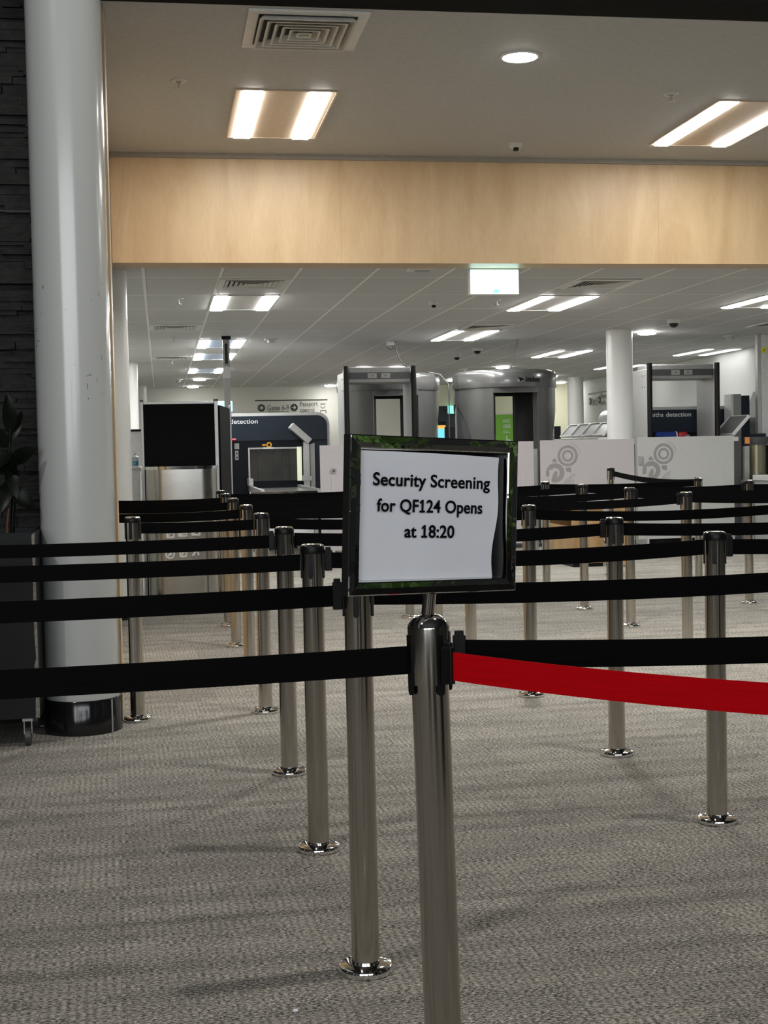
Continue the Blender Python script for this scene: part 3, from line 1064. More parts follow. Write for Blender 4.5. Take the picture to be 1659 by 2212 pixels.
# fifth line
belt((-0.138 + E_, 6.584, ZB), (0.470 - E_, 6.633, ZB), 'short black belt from the post beside the big column', 0.004)
belt((0.470 + E_, 6.633, ZB + 0.004), (1.817 - E_, 6.714, ZB + 0.006), 'belt from the fifth left-line post passing behind the notice frame', 0.022)
belt((1.817 + E_, 6.714, ZB + 0.006), (3.15, 6.72, ZB), 'long sagging belt right of the notice frame, over the oak desk', 0.02)
# sixth line
belt((-0.304, 7.74, ZB), (0.466 - E_, 7.75, ZB + 0.004), 'belt from the side wall to the sixth left-line post', 0.008)
belt((0.466 + E_, 7.75, ZB), (1.80 - E_, 8.0, ZB), 'sixth-line belt behind the notice frame', 0.015)
belt((1.80 + E_, 8.0, ZB), (3.155 - E_, 8.0, ZB + 0.01), 'belt ending at the wide-clip post, right of the notice frame', 0.018, clip1=True)
belt((3.155 + E_, 8.0, ZB + 0.014), (4.50, 8.0, ZB), 'belt from the wide-clip post to the right edge', 0.012)
# seventh line
belt((-0.304, 8.95, ZB), (0.456 - E_, 8.967, ZB + 0.004), 'belt from the side wall to the seventh left-line post', 0.008)
belt((0.456 + E_, 8.967, ZB), (1.80 - E_, 9.0, ZB), 'seventh-line belt behind the notice frame', 0.015)
belt((1.80 + E_, 9.0, ZB), (3.19 - E_, 9.133, ZB + 0.006), 'belt ending at the post before the gap between the patterned panels', 0.016)
belt((3.19 + E_, 9.133, ZB + 0.006), (4.52, 9.14, ZB), 'belt starting at the post before the gap between the patterned panels', 0.014, clip0=True)
# eighth line
belt((-0.304, 10.0, ZB), (0.457 - E_, 10.053, ZB), 'belt from the side wall to the last but one left-line post', 0.006)
belt((0.457 + E_, 10.053, ZB), (1.807 - E_, 10.093, ZB), 'eighth-line belt in front of the scanner table', 0.012)
belt((1.807 + E_, 10.093, ZB + 0.006), (3.196 - E_, 10.211, ZB + 0.01), 'belt ending left of the post before the left patterned panel', 0.014, clip1=True)
belt((3.196 + E_, 10.211, ZB + 0.012), (4.527 - E_, 10.18, ZB), 'belt stretched to the rightmost post', 0.016, clip1=True)
belt((4.527 + E_, 10.18, ZB), (5.85, 10.2, ZB), 'belt right of the rightmost post', 0.01)
# ninth line
belt((0.462 + E_, 10.987, ZB), (1.859 - E_, 11.304, ZB), 'ninth-line belt nearest the scanner table', 0.012)
belt((1.859 + E_, 11.304, ZB), (3.20 - E_, 11.28, ZB), 'farthest belt between the notice frame and the left patterned panel', 0.012)
belt((3.20 + E_, 11.28, ZB + 0.008), (4.56 - E_, 11.29, ZB + 0.008), 'farthest belt across the foot of the left patterned panel', 0.012)
belt((4.56 - 0.004, 11.29 + E_, ZB + 0.02), (4.27 + 0.01, 12.75 - E_, 0.99), 'drooping dark belt crossing the gap of the patterned panels', 0.03, clip1=True, clip0=True)

# ------------------------------------------------------------------ the notice frame and its paper
SA, ST = R(25.77), R(2.6)
SC = Vector((0.4760, 2.4034, 1.1336))
Ms = Matrix.Translation(SC) @ Matrix.Rotation(SA, 4, 'Z') @ Matrix.Rotation(ST, 4, 'Y')
sign = thing('notice_frame', 'mirror-chrome landscape notice frame mounted on the nearest barrier post', 'sign frame', tuple(SC))
sign.rotation_euler = (Ms.to_3x3()).to_euler()
W2, H2 = 0.186, 0.138
BW = 0.0255
DEP = 0.021


def mitre(p_out0, p_out1, p_in0, p_in1):
    """one mitred bar of the frame, ridge raised along its middle"""
    vs_, fs_ = [], []
    for (o, i_) in ((p_out0, p_in0), (p_out1, p_in1)):
        pr = [(0.0, 0.0), (0.0, -DEP + 0.0025), (0.03, -DEP + 0.0008), (0.08, -DEP + 0.0002), (0.5, -DEP), (0.84, -DEP + 0.0006), (0.92, -DEP + 0.002), (1.0, -DEP + 0.011), (1.0, 0.0)]
        for s, y in pr:
            vs_.append((o[0] + (i_[0] - o[0]) * s, y + DEP / 2, o[1] + (i_[1] - o[1]) * s))
    m = 9
    for k in range(m):
        j = (k + 1) % m
        fs_.append((k, j, m + j, m + k))
    fs_ += [tuple(range(m))[::-1], tuple(m + k for k in range(m))]
    return MB().add(vs_, fs_)


o_ = [(-W2, -H2), (W2, -H2), (W2, H2), (-W2, H2)]
i_ = [(-W2 + BW, -H2 + BW), (W2 - BW, -H2 + BW), (W2 - BW, H2 - BW), (-W2 + BW, H2 - BW)]
for k in range(4):
    j = (k + 1) % 4
    mitre(o_[k], o_[j], i_[k], i_[j]).build('frame_bar', M_MIRROR, sign)
MB().b2((-W2 + 0.004, DEP / 2 - 0.004, -H2 + 0.004), (W2 - 0.004, DEP / 2 - 0.0005, H2 - 0.004)).build('backing', M_BLACK, sign)
stem_top = Vector((0, 0, -H2))
Mi = Ms.inverted()
bot = Mi @ (Vector((0.4793, 2.40, 0)) + Vector((math.sin(LEAN), 0, math.cos(LEAN))) * 0.958)
MB().tube([(bot.x + 0.001, 0.0, -H2 + 0.0005), bot], 0.0118, 24).build('stem', M_STEEL, sign, True)

paper = thing('paper_notice', 'white printed paper notice slid into the chrome frame', 'paper notice', tuple(SC))
paper.rotation_euler = sign.rotation_euler
pw, ph = 0.157, 0.1105
nxp, nzp = 24, 18
vs_, fs_ = [], []
for dy in (0.0, 0.0006):
    for q in range(nzp + 1):
        v = q / nzp
        for k in range(nxp + 1):
            u = k / nxp
            edge = 0.150 - 0.012 * math.sin((1 - v) * 1.5) ** 2 - 0.003 * math.sin(v * 9)
            x = -pw + u * (edge + pw)
            zz = -ph - 0.0018 + v * (2 * ph + 0.0028 - 0.005 * u * u)
            yy = 0.0035 + dy - 0.0022 * (1 - math.cos(u * 5.2)) * 0.5 - 0.0018 * u ** 6 - 0.0012 * math.sin(v * 7 + u * 3) - 0.0015 * v ** 8
            vs_.append((x, yy, zz))
st_ = (nxp + 1) * (nzp + 1)
for q in range(nzp):
    for k in range(nxp):
        i0 = q * (nxp + 1) + k
        fs_.append((i0, i0 + 1, i0 + nxp + 2, i0 + nxp + 1))
        fs_.append((st_ + i0, st_ + i0 + nxp + 1, st_ + i0 + nxp + 2, st_ + i0 + 1))
bd = [k for k in range(nxp + 1)] + [q * (nxp + 1) + nxp for q in range(1, nzp + 1)] + [nzp * (nxp + 1) + k for k in range(nxp - 1, -1, -1)] + [q * (nxp + 1) for q in range(nzp - 1, 0, -1)]
for a_, b_ in zip(bd, bd[1:] + bd[:1]):
    fs_.append((a_, b_, st_ + b_, st_ + a_))
MB().add(vs_, fs_).build('sheet', M_PAPER, paper, True)
for body, wd, zc, xc in (('Security Screening', 0.2590, 0.0505, -0.0035), ('for QF124 Opens', 0.2335, 0.0055, -0.0075), ('at 18:20', 0.1100, -0.0390, -0.0095)):
    o = text_mesh('lettering', body, M_INK, wd, 0.0214, 0.0006, 0.017, paper, 1.03)
    if '1' in body:
        flag_ones(o, 5 if 'QF' in body else 2)
    o.location = (xc, -0.0020, zc)
    o.rotation_euler = (0, R(0.9), 0)

# ------------------------------------------------------------------ planter and plant at the left
t = thing('planter_box', 'charcoal wheeled planter box by the stone wall, left of the big column', 'planter', (-1.02, 6.33, 0))
bx = MB()
bx.b2((-0.50, -0.24, 0.125), (0.475, 0.24, 0.145))
bx.b2((-0.50, -0.24, 0.145), (-0.48, 0.24, 0.93)).b2((0.455, -0.24, 0.145), (0.475, 0.24, 0.93))
bx.b2((-0.48, -0.24, 0.145), (0.455, -0.22, 0.93)).b2((-0.48, 0.22, 0.145), (0.455, 0.24, 0.93))
bx.build('body', M_BOX, t)
ed = []
zz = 0.127
pl = [(0.455, 0.127)]
rng = random.Random(3)
while zz < 0.93:
    pl.append((0.463 + rng.uniform(-0.008, 0.004), zz))
    zz += rng.uniform(0.02, 0.09)
pl = [(0.4755, 0.127), (0.4755, 0.929)] + [(u, w) for u, w in reversed(pl[1:])]
MB().prism(pl, -0.2412, -0.2395).build('chipped_edge', M_CHIP, t)
MB().b2((-0.478, -0.218, 0.86), (0.453, 0.218, 0.90)).build('soil', M_SOFFIT, t)
for cx_, cy_ in ((0.42, -0.19), (-0.44, -0.19), (0.42, 0.19), (-0.44, 0.19)):
    cs = MB().b2((cx_ - 0.022, cy_ - 0.022, 0.108), (cx_ + 0.022, cy_ + 0.022, 0.1245))
    cs.b2((cx_ - 0.018, cy_ - 0.012, 0.05), (cx_ - 0.014, cy_ + 0.012, 0.108)).b2((cx_ + 0.014, cy_ - 0.012, 0.05), (cx_ + 0.018, cy_ + 0.012, 0.108))
    o = cs.build('castor', M_ALU, t)
    MB().tube([(cx_ - 0.012, cy_, 0.0405), (cx_ + 0.012, cy_, 0.0405)], 0.0395, 24).build('wheel', M_DGREY, o, True)


def leaf_mesh(base, tip, width, bendv, droop=0.05):
    b, tp = Vector(base), Vector(tip)
    d = tp - b
    L = d.length
    side = d.cross(Vector(bendv)).normalized()
    nrm = side.cross(d.normalized())
    n = 10
    vs_, fs_ = [], []
    for k in range(n + 1):
        s = k / n
        w = width * math.sin(PI * s ** 0.8) ** 0.75 if 0 < k < n else 0.001
        p = b + d * s + nrm * (droop * L * 4 * s * (1 - s))
        for q, up_ in ((-1, 0.12), (0, 0), (1, 0.12)):
            vs_.append(p + side * (w * 0.5 * q) + nrm * (w * up_))
    m = len(vs_)
    for off in (nrm * -0.001,):
        vs_ += [v + off for v in vs_[:m]]
    for k in range(n):
        for q in range(2):
            a0 = k * 3 + q
            fs_.append((a0, a0 + 1, a0 + 4, a0 + 3))
            fs_.append((m + a0, m + a0 + 3, m + a0 + 4, m + a0 + 1))
    for k in range(n):
        for q in (0, 2):
            a0, a1 = k * 3 + q, k * 3 + 3 + q
            fs_.append((a0, a1, m + a1, m + a0))
    return MB().add(vs_, fs_)


pl_ = thing('rubber_plant', 'dark broad-leaved plant growing in the charcoal planter', 'plant', (-0.66, 6.31, 0.9005))
MB().tube([(0, 0, 0.0), (0.01, 0, 0.15), (-0.005, 0.0, 0.32), (0.008, 0, 0.5)], [0.011, 0.010, 0.009, 0.006], 10).build('stem', M_LEAF, pl_, True)
MB().tube([(-0.012, -0.10, 0.0), (-0.010, -0.10, 0.06), (0.0, -0.10, 0.13)], [0.006, 0.005, 0.004], 8).build('stem', M_STEM, pl_, True)
for b_, e_, w_ in (((0.005, 0, 0.46), (0.0, -0.02, 0.64), 0.062), ((0.005, 0, 0.33), (0.128, -0.05, 0.395), 0.07),
                   ((0.0, 0, 0.33), (0.03, -0.05, 0.17), 0.066), ((0.0, 0, 0.40), (-0.10, -0.05, 0.50), 0.07),
                   ((0.0, 0, 0.30), (-0.12, -0.04, 0.33), 0.07), ((0.0, 0, 0.42), (0.055, 0.05, 0.56), 0.06),
                   ((0.0, 0, 0.22), (0.10, 0.01, 0.12), 0.075), ((0.0, 0, 0.25), (-0.05, -0.07, 0.10), 0.07),
                   ((0.0, 0, 0.38), (-0.05, -0.10, 0.30), 0.06), ((0.0, 0, 0.28), (0.045, -0.10, 0.36), 0.055)):
    leaf_mesh(b_, e_, w_, (0, -1, 0.3) if abs(e_[0]) > 0.02 else (0.3, -1, 0)).build('leaf', M_LEAF, pl_, True)

# ------------------------------------------------------------------ black display board and stainless bin
t = thing('display_board', 'tall black felt board in an aluminium frame, left of the scanner', 'display board', (0.165, 11.62, 0))
MB().b2((-0.295, -0.012, 0.06), (0.295, 0.012, 1.672)).build('felt_panel', M_CLOTH, t)
fr = MB().b2((-0.318, -0.018, 0), (-0.295, 0.018, 1.695), 0.003).b2((0.287, -0.018, 0), (0.318, 0.018, 1.695), 0.003)
fr.b2((-0.294, -0.016, 1.672), (0.286, 0.016, 1.694), 0.003).b2((-0.294, -0.016, 0.03), (0.286, 0.016, 0.06), 0.003)
fr.build('frame', M_ALU, t)
MB().b2((-0.322, -0.022, 1.695), (-0.293, 0.022, 1.710)).build('corner_cap', M_DGREY, t)
MB().b2((0.283, -0.022, 1.695), (0.322, 0.022, 1.710)).build('corner_cap', M_DGREY, t)
sp = MB().prism([(0.335, 0.02), (0.465, 0.95), (0.45, 0.955), (0.32, 0.03)], 0.04, 1.66, 'XY')
sp.build('return_panel', M_CLOTH, t)
MB().b2((0.452, 0.955, 0), (0.478, 0.985, 1.69), 0.003).build('end_post', M_ALU, t)

t = thing('disposal_bin', 'stainless steel disposal bin with white crossed-out symbols, under the black board', 'bin', (0.165, 11.37, 0))


def rrect(w, d, r, n=8):
    out = []
    for cx_, cy_, a0 in ((w - r, d - r, 0), (-w + r, d - r, PI / 2), (-w + r, -d + r, PI), (w - r, -d + r, 1.5 * PI)):
        out += [(cx_ + r * math.cos(a0 + PI / 2 * k / n), cy_ + r * math.sin(a0 + PI / 2 * k / n)) for k in range(n + 1)]
    return out


MB().prism(rrect(0.285, 0.20, 0.13), 0.03, 1.135, 'XY').build('body', M_BRUSH, t, True)
MB().prism(rrect(0.293, 0.208, 0.134), 1.1355, 1.160, 'XY').build('rim', M_CHROME, t, True)
MB().prism(rrect(0.275, 0.19, 0.12), 0.001, 0.0298, 'XY').build('kick_base', M_BLACK, t, True)


def icon(kind, x, z, s=0.068):
    mb = MB()
    y = -0.2035
    k = s / 2
    w = 0.008

    def ln(a, b):
        mb.tube([(x + a[0] * k, y, z + a[1] * k), (x + b[0] * k, y, z + b[1] * k)], w, 6)

    def loop(ps):
        for p_, q_ in zip(ps, ps[1:] + ps[:1]):
            ln(p_, q_)
    if kind == 0:
        loop([(-0.8, -1), (0.8, -1), (0.8, 0.9), (-0.8, 0.9)])
        ln((-0.8, 0.9), (-0.2, 0.2)); ln((-0.2, 0.2), (0.8, 0.9))
    elif kind == 1:
        loop([(-0.9, -0.9), (0.9, -0.9), (0.9, 0.9), (-0.9, 0.9)])
        ln((-0.2, -0.5), (0.3, 0.0)); ln((0.3, 0.0), (0.4, -0.5))
    elif kind == 2:
        loop([(-0.9, -0.9), (0.9, -0.9), (0.9, 0.4), (0.4, 0.95), (-0.4, 0.95), (-0.9, 0.4)])
        ln((-0.5, 0.4), (0.6, 0.4))
    elif kind == 3:
        loop([(math.cos(a) * 0.95, math.sin(a) * 0.95 - 0.2) for a in [2 * PI * q / 12 for q in range(12)]])
        loop([(-0.6, 0.75), (0.6, 0.75), (0.6, 1.1), (-0.6, 1.1)])
        ln((-0.4, -0.3), (0.4, -0.3))
    elif kind == 4:
        loop([(-0.9, 0.6), (0.9, 0.6), (0.6, -1), (-0.6, -1)])
        loop([(-0.5 + 0.35 * math.cos(a), 0.95 + 0.3 * math.sin(a)) for a in [2 * PI * q / 8 for q in range(8)]])
    else:
        ln((-0.6, -1), (0, 1.0)); ln((0, 1.0), (0.55, -1)); ln((-0.3, 0.0), (0.3, 0.0)); ln((-0.4, 1.0), (0.3, 1.0))
    ln((-0.9, -1.0), (1.1, 1.15))
    mb.build('symbol', M_SYMB, t)


for k, (x, z) in enumerate(((-0.105, 0.625), (-0.008, 0.63), (0.098, 0.635), (-0.110, 0.462), (-0.005, 0.468), (0.098, 0.475))):
    icon(k, x, z)

# white cabinet, ledge and sanitiser at the far left
t = thing('white_cabinet', 'narrow tall white cabinet with dark top edge beside the black board', 'cabinet', (-0.42, 12.9, 0))
MB().b2((-0.28, -0.2, 0), (0.30, 0.2, 1.47)).build('body', M_CABW, t)
MB().b2((-0.285, -0.205, 1.4705), (0.305, 0.205, 1.49)).build('top', M_BLACK, t)
t = thing('white_counter', 'white ledge counter holding the sanitiser bottle', 'counter', (-0.42, 12.2, 0))
MB().b2((-0.28, -0.25, 0), (0.245, 0.25, 1.125)).build('body', M_CABW, t)
MB().b2((-0.285, -0.255, 1.1255), (0.255, 0.255, 1.155), 0.004).build('top', M_OFFW, t)
t = thing('sanitiser_bottle', 'small clear pump bottle with blue and green label on the white ledge', 'bottle', (-0.215, 12.1, 1.1555))
MB().lathe([(0.026, 0), (0.028, 0.004), (0.028, 0.085), (0.012, 0.10), (0.012, 0.112), (0.0, 0.112)], 20).build('bottle', mat('clear_plastic', (0.7, 0.75, 0.78), 0.1, trans=0.5), t, True)
MB().lathe([(0.0286, 0.015), (0.0286, 0.048)], 20).build('label', mat('blue_label', (0.05, 0.16, 0.40), 0.5), t, True)
MB().lathe([(0.0288, 0.022), (0.0288, 0.036)], 12, a0=-PI * 0.9, a1=-PI * 0.45).build('label', mat('green_label', (0.10, 0.42, 0.12), 0.5), t, True)
MB().lathe([(0.011, 0.1121), (0.011, 0.124), (0.004, 0.126), (0.004, 0.14), (0.0, 0.14)], 16).build('pump', M_WHITE, t, True)

# ------------------------------------------------------------------ ceiling pole
t = thing('service_pole', 'pale service pole rising to the ceiling in front of the scanner', 'pole', (0.812, 16.7, 0))
MB().b2((-0.036, -0.03, 0), (0.036, 0.03, 2.30), 0.004).build('pole', M_GREYM, t)
MB().b2((-0.042, -0.034, 2.16), (0.042, 0.034, 2.30)).build('junction_box', M_GREYL, t)
MB().b2((-0.040, -0.02, 2.3005), (0.040, 0.03, 2.62)).build('cable_trunk', M_GREYM, t)
MB().b2((-0.016, -0.024, 2.33), (0.016, -0.0202, 2.57)).build('cable_slot', M_BLACK, t)
MB().b2((-0.055, -0.04, 2.6205), (0.055, 0.04, 2.6595)).build('ceiling_plate', M_BLACK, t)
tb = [(0.01 + 0.012 * math.sin(k * 0.5), -0.034, 1.5 - k * 0.05) for k in range(12)]
MB().tube(tb, 0.003, 6).build('cable', M_DGREY, t, True)


# ------------------------------------------------------------------ baggage scanners
def scanner(x, y, label, left, right, ztop, tx, tz, twid, tunnel=True):
    t = thing('baggage_scanner', label, 'baggage scanner', (x, y, 0), group='baggage scanners')
    r_ = 0.16
    D = 1.1

    def hood(l, rgt, zt, rr):
        pts = [(l, 0.12), (rgt, 0.12), (rgt, zt - rr)]
        pts += [(rgt - rr + rr * math.cos(a), zt - rr + rr * math.sin(a)) for a in [PI / 2 * k / 8 for k in range(9)]]
        pts += [(l + rr + rr * math.cos(a), zt - rr + rr * math.sin(a)) for a in [PI / 2 + PI / 2 * k / 8 for k in range(9)]]
        pts += [(l, zt - rr)]
        return pts
    MB().prism(hood(left, right, ztop, r_), 0.012, D).build('shell', M_GREYL, t, True, hard=R(50))
    MB().prism(hood(left + 0.035, right - 0.035, ztop - 0.04, r_ - 0.03), 0.0, 0.0118).build('front_panel', M_NAVY, t)
    MB().b2((left + 0.036, -0.010, 0.12), (right - 0.30, -0.0005, 1.405)).build('lower_panel', M_NAVYD, t)
    MB().b2((left + 0.036, -0.0125, 1.4055), (right - 0.05, -0.0005, 1.418)).build('belt_line', M_NAVYD, t)
    MB().b2((left + 0.02, 0.05, 0.0), (right - 0.02, D - 0.05, 0.1195)).build('plinth', M_BLACK, t)
    for word, f0, f1 in (('smiths', -0.5, -0.12), ('detection', -0.06, 0.5)):
        o = text_mesh('lettering', word, M_TEXTW, twid * (f1 - f0), 0.056, 0.002, 0.006, t)
        o.location = (tx + twid * (f0 + f1) / 2, -0.0025, tz)
    if tunnel:
        a, b, z0, z1 = 0.245, 0.86, 0.885, 1.305
        tf = MB().b2((a - 0.02, -0.045, z0), (a, -0.0105, z1 + 0.02)).b2((a, -0.045, z1), (b, -0.0105, z1 + 0.02))
        tf.build('tunnel_frame', M_GREYL, t)
        MB().b2((b, -0.09, z0), (b + 0.055, -0.0105, z1 + 0.022)).build('tunnel_lamp', M_TUNL, t)
        for k in range(6):
            w = (b - a) / 6
            MB().b2((a + k * w + 0.001, -0.020 - 0.004 * (k % 2), z0 + 0.005), (a + (k + 1) * w - 0.001, -0.0135 - 0.004 * (k % 2), z1 - 0.001)).build('curtain_strip', M_CURT, t)
        MB().prism(ring_poly(0.018, 0.037, (0.50, 1.358)), -0.013, -0.0105).build('warning_ring', M_AMBER, t)
        MB().b2((0.41, -0.013, 1.345), (0.455, -0.0105, 1.368)).build('warning_plate', M_AMBER, t)
        MB().b2((0.42, -0.052, 1.308), (0.56, -0.0455, 1.326)).build('lamp', M_TEXTW, t)
        MB().tube([(0.0, -0.05, 1.43), (0.07, -0.05, 1.43)], 0.017, 12).build('stop_button', M_REDP, t, True)
        MB().b2((0.05, -0.018, 1.31), (0.11, -0.0105, 1.385)).build('control_plate', M_GREYM, t)
        bp_ = MB().b2((0.055, -0.020, 1.17), (0.100, -0.0105, 1.29))
        bp_.build('button_plate', M_GREYM, t)
        for zz in (1.20, 1.255):
            MB().tube([(0.0775, -0.0205, zz), (0.0775, -0.026, zz)], 0.013, 12).build('button', M_DGREY, t, True)
    return t


scanner(0.90, 18.0, 'navy baggage scanner at left with lit tunnel mouth', -0.62, 1.30, 1.775, 0.04, 1.640, 0.64)
scanner(6.30, 17.36, 'navy baggage scanner behind the right metal detector', -0.30, 1.30, 1.755, 0.315, 1.625, 0.62, False)
# monitor shelf attached behind the left scanner: a screen glowing pale blue
t = thing('monitor', 'pale blue glowing monitor edge behind the service pole', 'monitor', (0.83, 17.62, 0))
MB().b2((-0.10, -0.02, 1.78), (0.09, 0.02, 1.92), 0.012).build('screen', mat('pale_screen', (0.5, 0.8, 0.9), 0.3, emit=0.55, ecol=(0.5, 0.9, 1.0)), t)
MB().b2((-0.02, 0.021, 1.45), (0.02, 0.05, 1.88)).build('arm', M_ALU, t)
MB().tube([(0, 0.035, 0.0), (0, 0.035, 1.4495)], 0.02, 12).build('stand', M_ALU, t, True)

# roller table in front of the left scanner
t = thing('roller_table', 'stainless infeed table leading to the lit scanner tunnel', 'table', (1.46, 16.78, 0))
MB().b2((-0.30, -1.13, 0.775), (0.29, 1.19, 0.80)).build('table_top', mat('worn_steel_top', (0.30, 0.30, 0.29), 0.28, 0.9), t)
MB().b2((-0.345, -1.13, 0.76), (-0.302, 1.15, 0.835), 0.004).build('side_rail', M_ALU, t)
MB().b2((0.292, -1.13, 0.76), (0.335, 1.15, 0.835), 0.004).build('side_rail', M_ALU, t)
MB().b2((-0.47, -1.16, 0.745), (0.30, -1.1305, 0.815), 0.004).build('front_rail', M_CHROME, t)
MB().b2((-0.36, 0.80, 0.836), (-0.30, 1.15, 0.93), 0.008).build('guide_block', M_ALU, t)
for lx, ly in ((-0.32, -1.09), (0.28, -1.09), (-0.32, 1.05), (0.28, 1.05)):
    MB().b2((lx - 0.02, ly - 0.02, 0), (lx + 0.02, ly + 0.02, 0.7595)).build('leg', M_ALU, t)
MB().b2((-0.28, -1.10, 0.30), (0.25, -1.08, 0.744)).build('apron', M_WHITE, t)

# lamp arm standing beside the tunnel
t = thing('scanner_lamp', 'grey upright post with tilted lamp head beside the scanner tunnel', 'lamp', (1.865, 17.85, 0))
MB().b2((-0.035, -0.03, 0), (0.045, 0.03, 1.385), 0.004).build('post', M_ALU, t)
MB().b2((0.055, 0.0, 0), (0.115, 0.05, 1.372), 0.004).build('side_post', M_GREYL, t)
Mh = Matrix.Rotation(R(42), 3, 'Y')
MB().box((-0.075, -0.02, 1.495), (0.32, 0.20, 0.085), 0.008, Mh).build('head', M_GREYL, t)
for dy in (-0.045, 0.035):
    MB().box(Vector((-0.075, dy - 0.02, 1.495)) + Mh @ Vector((0.0, 0, -0.0445)), (0.22, 0.035, 0.004), 0, Mh).build('light_slot', M_DGREY, t)
MB().b2((0.02, -0.045, 1.36), (0.085, 0.03, 1.42), 0.006).build('hinge', M_BLACK, t)
MB().b2((-0.05, -0.04, 0.88), (0.075, 0.0, 0.95), 0.004).build('clamp', M_ALU, t)


# ------------------------------------------------------------------ metal detectors
def detector(x0, x1, y, label):
    t = thing('metal_detector', label, 'metal detector', ((x0 + x1) / 2, y, 0), group='walk-through metal detectors')
    h = (x1 - x0) / 2
    D = 0.62
    for s in (-1, 1):
        xo, xi = s * h, s * (h - 0.055)
        pn = MB().b2((min(xo, xi), 0.045, 0), (max(xo, xi), D, 2.20), 0.006)
        o = pn.build('side_panel', M_GREYL, t)
        MB().tube([(s * (h - 0.027), 0.012, 0.0), (s * (h - 0.027), 0.012, 2.27)], 0.0325, 20).build('edge_bumper', M_BLACK, t, True)
        for zz in (1.98, 2.12):
            for yy in (0.12, 0.2):
                MB().tube([(xo, yy, zz), (xo + s * 0.004, yy, zz)], 0.008, 8).build('bolt', M_DGREY, t)
    MB().b2((-h + 0.0555, 0.05, 2.075), (h - 0.0555, D - 0.08, 2.255), 0.012).build('cross_unit', M_GREYM, t)
    MB().b2((-h + 0.065, 0.044, 2.115), (h - 0.065, 0.0495, 2.195)).build('display_strip', M_DGREY, t)
    for k, xx in enumerate((-0.09, 0.075)):
        o = MB().b2((xx - 0.055, 0.0405, 2.125), (xx + 0.055, 0.0435, 2.185))
        o = o.build('indicator', M_GREYM, t)
        MB().prism([(xx - 0.012, 2.143), (xx + 0.012, 2.155), (xx - 0.012, 2.167)] if k else [(xx + 0.012, 2.143), (xx - 0.012, 2.155), (xx + 0.012, 2.167)], 0.039, 0.0403).build('arrow', M_DGREY, t)
    MB().b2((-h + 0.0555, 0.06, 0), (h - 0.0555, D, 0.012)).build('ramp', M_DGREY, t)
    return t


detector(2.19, 3.065, 16.4, 'grey walk-through metal detector behind the notice frame')
detector(5.985, 6.92, 16.4, 'grey walk-through metal detector at right, behind the pale frosted panel')


# ------------------------------------------------------------------ body scanners
def body_scanner(x, y, label, brand):
    t = thing('body_scanner', label, 'body scanner', (x, y, 0), group='cylindrical body scanners')
    ro, ri = 0.66, 0.575
    half = R(27)
    for a0, a1 in ((-PI / 2 + half, R(-46)), (R(46), PI / 2 - half), (PI / 2 + half, R(134)), (R(226), 1.5 * PI - half)):
        MB().arcwall(ri, ro, 0.06, 2.02, a0, a1, 12).build('wall_panel', M_GREY, t, True)
    for a0, a1 in ((R(-46), R(46)), (R(134), R(226))):
        # lower window rises in an arch; the solid panel above it
        seg = 18
        up_, lo_ = [], []
        mb = MB()
        vs_, fs_ = [], []
        for k in range(seg + 1):
            a = a0 + (a1 - a0) * k / seg
            u = 2 * k / seg - 1
            zz = 0.85 + 0.98 * max(0, 1 - u * u) ** 0.6
            for r_, q in ((ri, zz), (ro, zz), (ro, 2.02), (ri, 2.02)):
                vs_.append((r_ * math.cos(a), r_ * math.sin(a), q))
        fs_ += [(3, 2, 1, 0), tuple(seg * 4 + i2 for i2 in range(4))]
        for k in range(seg):
            for i2 in range(4):
                j2 = (i2 + 1) % 4
                fs_.append((k * 4 + i2, k * 4 + 4 + i2, k * 4 + 4 + j2, k * 4 + j2))
        mb.add(vs_, fs_).build('arched_panel', M_GREY, t, True)
        MB().arcwall(ro - 0.028, ro - 0.02, 0.06, 1.86, a0, a1, 16).build('window', M_GLASS, t, True)
    MB().lathe([(0.50, 2.0205), (ro + 0.012, 2.0205), (ro + 0.016, 2.04), (ro + 0.016, 2.19), (ro - 0.005, 2.225), (ro - 0.06, 2.245), (0.0, 2.25)], 64).build('canopy', M_GREY, t, True)
    for sgn in (-1, 1):
        for q in (-1, 1):
            a = sgn * PI / 2 + q * half
            MB().box((0.61 * math.cos(a), 0.61 * math.sin(a), 1.04), (0.03, 0.10, 1.955), 0.008, Matrix.Rotation(a + PI / 2, 3, 'Z')).build('door_jamb', M_GREY, t)
        MB().b2((-0.29, sgn * 0.58 - 0.03, 1.95), (0.29, sgn * 0.58 + 0.03, 2.0198)).build('lintel', M_GREY, t)
    MB().lathe([(0.70, 0.001), (0.70, 0.04), (0.66, 0.059)], 48).build('floor_plate', M_DGREY, t, True)
    # antenna mast inside
    MB().arcwall(0.50, 0.56, 0.06, 1.96, R(-40), R(25), 10).build('antenna_mast', M_DGREY, t, True)
    if brand:
        a = R(-72)
        o = text_mesh('lettering', 'leidos', M_INK, 0.205, 0.062, 0.002, 0.012, t)
        rr = ro + 0.0225
        o.location = (rr * math.cos(a), rr * math.sin(a), 2.085)
        o.rotation_euler = (0, 0, a + PI / 2)
        a = R(-85.5)
        o = MB().prism([(-0.045, 0.03), (0.045, 0.0), (-0.02, -0.03), (-0.02, -0.005)], -0.002, 0.0).build('logo_mark', M_INK, t)
        o.location = (rr * math.cos(a), rr * math.sin(a), 2.115)
        o.rotation_euler = (0, 0, a + PI / 2)
    return t


body_scanner(2.97, 17.9, 'grey cylindrical body scanner behind the left metal detector', False)
body_scanner(4.43, 17.5, 'grey cylindrical body scanner with lettered canopy, right of the notice frame', True)


def cable(pts, label):
    tag(MB().tube(pts, 0.008, 8).build('cable', M_DGREY, None, True), label, 'cable', 'scanner cables')


